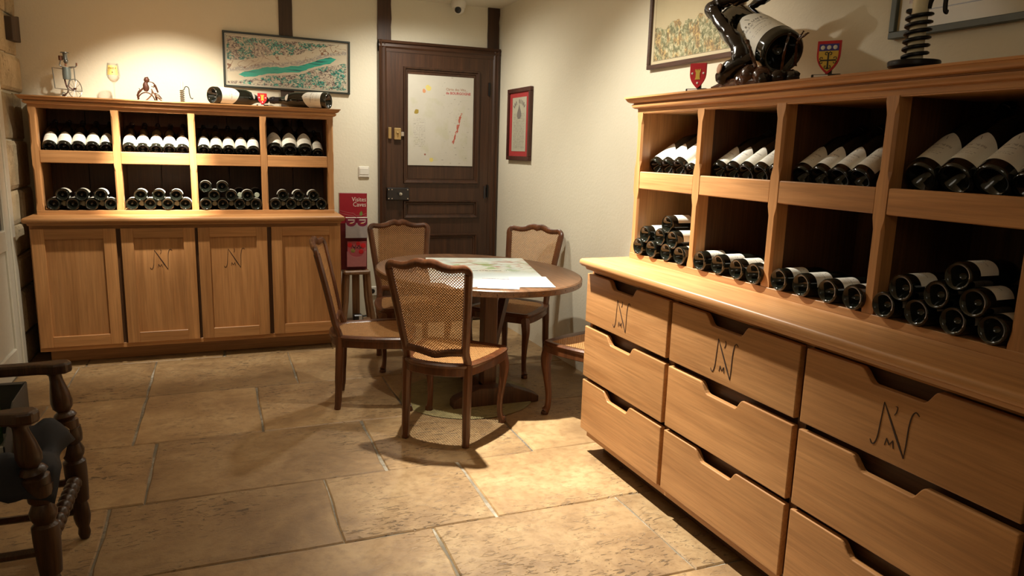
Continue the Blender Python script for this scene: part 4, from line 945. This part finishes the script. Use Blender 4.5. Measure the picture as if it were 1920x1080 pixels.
# rusty cut-metal sculpture
sc_ = tag(empty('metal_sculpture', (-2.472, -.24, ZTOP)), 'rust-brown cut metal sculpture of a rider on the far rack', 'sculpture')
KK = .000258
def w2(X, Y, d=0): return Vector(((X-500)*KK, d, max(.002, (812-Y)*KK)))
MB().lathe(sphere_prof(.017), 10, Matrix.Translation(w2(440, 285)) @ Matrix.Scale(.7, 4, (0, 1, 0))).build('head', RUST, sc_, True)
MB().tube([w2(395, 235), w2(480, 225), w2(470, 205)], [.004, .006, .003], 6).build('crest', RUST, sc_, True)
MB().tube(spline([w2(430, 320), w2(410, 400), w2(420, 480), w2(400, 560)], 4), [.009, .010, .012, .014, .016, .017, .018, .018, .018, .017, .015, .012, .008], 10, ref=(0, 1, 0), flat=.5).build('torso', RUST, sc_, True)
MB().tube([(w2(410, 0).x+.0495*cos(t), .0, .0005+.058*sin(t)) for t in [pi*k/20 for k in range(21)]], .0042, 6).build('arch', RUST, sc_, True)
wire('tail', [w2(370, 470), w2(300, 540), w2(250, 590), w2(210, 690)], [.006]*5+[.008]*4+[.007]*3+[.003], RUST, sc_)
wire('tail_spike', [w2(300, 560), w2(258, 495)], .003, RUST, sc_, 6, 0); wire('tail_tip', [w2(235, 600), w2(225, 690), w2(240, 760)], [.006]*4+[.007]*4+[.003], RUST, sc_)
wire('arm', [w2(490, 325), w2(560, 335), w2(610, 380), w2(650, 480), w2(680, 575)], [.003]*5+[.0045]*4+[.007]*4+[.006]*3+[.004], RUST, sc_)
wire('front_leg', [w2(540, 500, -.012), w2(580, 590, -.016), w2(660, 690, -.018), w2(740, 760, -.02), w2(785, 810, -.02)], .0042, plain('pale_bronze', (.26, .15, .10), .4, .7), sc_)
wire('front_leg', [w2(550, 520, -.01), w2(545, 620, -.014), w2(490, 700, -.018), w2(420, 770, -.02), w2(370, 805, -.02)], .0042, MATS['pale_bronze'], sc_)
for k in range(3): wire('rib_wire', [w2(600+20*k, 590+40*k, -.005), w2(680+20*k, 620+45*k, -.004), w2(740+12*k, 690+15*k, -.006)], .0028, RUST, sc_)
wire('rear_leg', [w2(610, 600), w2(630, 690), w2(640, 780)], [.006]*4+[.007]*4+[.004], RUST, sc_); wire('hook_wire', [w2(540, 430, -.01), w2(600, 450, -.01), w2(590, 400, -.01)], .003, RUST, sc_)
# spiral candlesticks
def candlestick(loc, label, r, wr, turns, h, candle, hook, base=None, tilt=0, fl=1.):
    root = tag(empty('spiral_candlestick', loc), label, 'candlestick', 'spiral candlesticks')
    n = int(turns*22); z0 = .004 if base is None else .026
    MB().tube([(r*cos(2*pi*k/22), r*sin(2*pi*k/22), z0+(h-z0)*k/n) for k in range(n+1)], wr, 8, ref=(0, 0, 1), flat=fl, sq=base is not None).build('spiral', IRON if base else GUN, root, True)
    cr, ct = candle; MB().lathe([(.0005, z0), (cr, z0+.001), (cr, ct-.003), (cr*.85, ct), (.0005, ct+.001)], 18).build('candle', CANDLE, root, True)
    MB().tube(spline([Vector(p) for p in hook], 5), (.006 if base else wr), 8).build('hook_handle', IRON, root, True)
    if base: MB().lathe([(.0005, 0), (base*.78, 0), (base*.98, .012), (base, .022), (base*.97, .026), (base*.93, .018), (base*.5, .012), (r*.9, .03), (.0005, .03)], 28).build('drip_pan', IRON, root, True)
    return root
candlestick((-2.283, -.25, ZTOP), 'small spiral wire candlestick with white candle on the far rack', .0125, .0028, 7, .086, (.008, .138), [(.0115, 0, .086), (.018, 0, .103), (.028, 0, .108), (.040, 0, .098), (.043, 0, .065), (.049, 0, .040), (.058, 0, .032), (.063, 0, .038)])
# heraldic shields
def shield(M, label, w, h, style):
    root = tag(empty('heraldic_shield', mat=M), label, 'shield', 'miniature heraldic shields')
    bx('stand', BLACK, root, (-w*.62, -.018, 0), (w*.62, .018, .010), .002); bx('name_plate', PWHITE, root, (-w*.5, -.0181, .002), (w*.1, -.0187, .008), 0)
    bx('stem', BLACK, root, (-.006, .0, .008), (.012, .010, .045), .001)
    def out(k, dy=0): 
        pts = [(-.5, 1), (.5, 1)]+[(.5*(1-(t**2.2)), .62-.62*t) for t in [j/8 for j in range(9)]]+[(-.5*(1-(t**2.2)), .62-.62*t) for t in [j/8 for j in range(7, -1, -1)]]
        return [(x*w*k, .010+h*(.5+(z-.5)*(k if k < 1 else 1))) for x, z in pts]
    MB().prism(out(1), .006, front(0, 0, 0)).build('shield_plate', RED, root, bevel=.0008)
    F = lambda x, z: front(x, -.0061, .010+z)
    if style == 0:
        MB().prism([(-.011, 0), (.011, 0), (.008, .008), (.008, .026), (.011, .030), (.011, .038), (.006, .038), (.006, .034), (.002, .034), (.002, .038), (-.002, .038), (-.002, .034), (-.006, .034), (-.006, .038), (-.011, .038), (-.011, .030), (-.008, .026), (-.008, .008)], .0008, F(0, h*.36)).build('gold_tower', GOLD, root)
        for x, z in ((-w*.34, h*.60), (w*.34, h*.60), (0, h*.22)): MB().lathe([(.0042, 0), (.003, .001), (.0005, .0012)], 8, F(x, z)).build('white_rose', PWHITE, root)
    else:
        MB().prism([(x*.82, .010+(z-.010)*.82+h*.085) for x, z in out(1)], .0008, front(0, -.0061, 0)).build('gold_field', GOLD, root)
        bx('blue_chief', BLUE, root, (-w*.41, -.006, .010+h*.70), (w*.41, -.0074, .010+h*.905), 0)
        for k in (-1, 0, 1): MB().lathe([(.0065, 0), (.005, .001), (.0005, .0015)], 9, front(k*w*.26, -.0074, .010+h*.80)).build('shell', PWHITE, root)
        mb = MB(); F2 = front(0, -.007, .010+h*.42)
        ribbon(mb, [(0, -.026), (0, .022)], .0042, F2, .0008); ribbon(mb, [(-.021, 0), (.021, 0)], .0042, F2, .0008)
        for a in range(4):
            Rm = F2 @ Matrix.Rotation(a*pi/2, 4, 'Z'); L_ = .020
            for s in (-1, 1): ribbon(mb, [(0, L_), (s*.004, L_+.004), (s*.009, L_+.002), (s*.009, L_-.003), (s*.005, L_-.004)], [.002, .0026, .0024, .002, .003], Rm, .0008)
        mb.build('curled_cross', INK, root)
shield(Matrix.Translation((-1.797, -.375, ZTOP)) @ Matrix.Rotation(radians(4), 4, 'Z'), 'red shield with gold tower between the large bottles on far rack', .058, .073, 0)
def rtop(s, d, rz=0): return RW @ Matrix.Translation((s, -d, ZTOP)) @ Matrix.Rotation(rz, 4, 'Z')
shield(rtop(3.143, .41, radians(30)), 'red shield with gold tower left of giant bottle on near rack', .066, .094, 0)
shield(rtop(3.782, .41, radians(32)), 'red and yellow shield with black cross right of giant bottle', .068, .098, 1)
cs = candlestick((0, 0, 0), 'large black spiral candlestick with stub candle on the near rack', .0250, .0095, 6.6, .158, (.0205, .196), [(.021, 0, .160), (.024, 0, .178), (.033, .004, .204), (.046, .006, .212), (.057, .006, .200), (.058, .006, .165), (.060, .006, .150), (.066, .006, .147)], base=.066, fl=.55)
cs.matrix_world = rtop(4.046, .37, radians(20))
# giant bottle cradled in a polished vine stock
vm = rtop(3.25, .25)
vs = tag(empty('vine_stock_stand', mat=vm), 'polished black vine stock cradling the giant bottle on near rack', 'stand')
def vp(s, d, z): return Vector((s-3.25, -(d-.25), z-ZTOP))
def limb(name, pts, rads, mat=VINE, n=10, k=4):
    sp = spline([vp(*p) for p in pts], k); rr = []
    for i in range(len(rads)-1): rr += [rads[i]+(rads[i+1]-rads[i])*j/k for j in range(k)]
    rr.append(rads[-1]); rr = [r_*(1+.10*sin(3.1*i)+.06*sin(7.7*i)) for i, r_ in enumerate(rr)]
    mb = MB().tube(sp, rr, n)
    for i, v in enumerate(mb.v): v += Vector((random.uniform(-.0022, .0022), random.uniform(-.0022, .0022), random.uniform(-.0022, .0022)))
    return mb.build(name, mat, vs, True)
random.seed(21)
limb('trunk', [(3.235, .355, 1.685), (3.31, .355, 1.725), (3.285, .35, 1.78), (3.22, .35, 1.84), (3.15, .345, 1.90), (3.118, .34, 1.938), (3.14, .32, 1.962), (3.20, .29, 1.972), (3.27, .27, 1.995)], [.036, .033, .028, .026, .025, .026, .027, .025, .022])
limb('upper_branch', [(3.09, .19, 1.91), (3.137, .20, 1.926), (3.169, .20, 1.956), (3.249, .20, 1.970), (3.32, .20, 2.0)], [.018, .017, .016, .014, .012])
limb('lower_limb', [(3.235, .37, 1.655), (3.26, .37, 1.69), (3.31, .36, 1.715), (3.36, .34, 1.73)], [.026, .034, .030, .018])
limb('root', [(3.185, .37, 1.634), (3.25, .36, 1.645), (3.33, .37, 1.648), (3.40, .36, 1.646), (3.46, .35, 1.642)], [.010, .018, .021, .020, .016], VINER)
for i, (s, d, z, r_) in enumerate([(3.375, .36, 1.668, .038), (3.425, .35, 1.662, .034), (3.485, .33, 1.655, .029), (3.52, .30, 1.655, .026), (3.34, .37, 1.645, .024), (3.46, .37, 1.648, .022)]):
    mb = MB().lathe(sphere_prof(r_, 8), 12, Matrix.Translation(vp(s, d, max(z, ZTOP+r_*.93))))
    for v in mb.v: v += Vector((random.uniform(-.003, .003), random.uniform(-.003, .003), random.uniform(-.003, .003)))
    mb.build('burl', VINER if i in (0, 1, 4) else VINE, vs, True)
MB().lathe([(.0005, .0), (.019, .001), (.017, .004), (.0005, .005)], 12, vm.inverted() @ RW @ frame((0, 0, 1), (-.2, -.9, .15), (3.262, -.405, 1.70))).build('cut_face', plain('cut_wood', (.40, .20, .10), .4), vs, True)
limb('twig', [(3.445, .395, 1.69), (3.425, .40, 1.73), (3.405, .40, 1.765), (3.392, .40, 1.785)], [.006, .0055, .005, .0055], VINER, 6)
limb('twig', [(3.475, .25, 1.70), (3.505, .28, 1.755), (3.53, .30, 1.775), (3.575, .30, 1.793)], [.0045, .0035, .0035, .003], VINER, 6)
limb('twig', [(3.53, .30, 1.775), (3.540, .30, 1.790), (3.552, .30, 1.802)], [.003, .0028, .002], VINER, 6)
limb('twig', [(3.545, .375, 1.672), (3.565, .385, 1.735), (3.572, .38, 1.775), (3.574, .38, 1.785)], [.004, .0038, .004, .006], VINER, 6)
gs = 2.12; b0 = Vector((3.437, -.272, 1.745)); ax = Vector((-.548, .10, .24)).normalized()
gb2 = big_bottle(RW @ frame((.25, -.80, .62), ax, b0), 'giant wine bottle resting in the black vine stock', gs)
# printed words on the giant bottle's label
rl = .0388
for wd, zc_, sz in (('BEAUNE', .080, .0080),):
    for k, ch in enumerate(wd):
        a = ((k-(len(wd)-1)/2)*sz*.95)/rl
        # the letters run round the glass, upright towards the neck
        M = Matrix.Translation((rl*cos(a), rl*sin(a), zc_)) @ Matrix(((-sin(a), 0, cos(a), 0), (cos(a), 0, sin(a), 0), (0, 1, 0, 0), (0, 0, 0, 1)))
        text(ch, sz, INKG, gb2, M, align='CENTER', extrude=.0001)
# remove the prototypes
for pr in (BOT, BIG, FLAT, REV):
    for ch in list(pr.children): bpy.data.objects.remove(ch)
    bpy.data.objects.remove(pr)
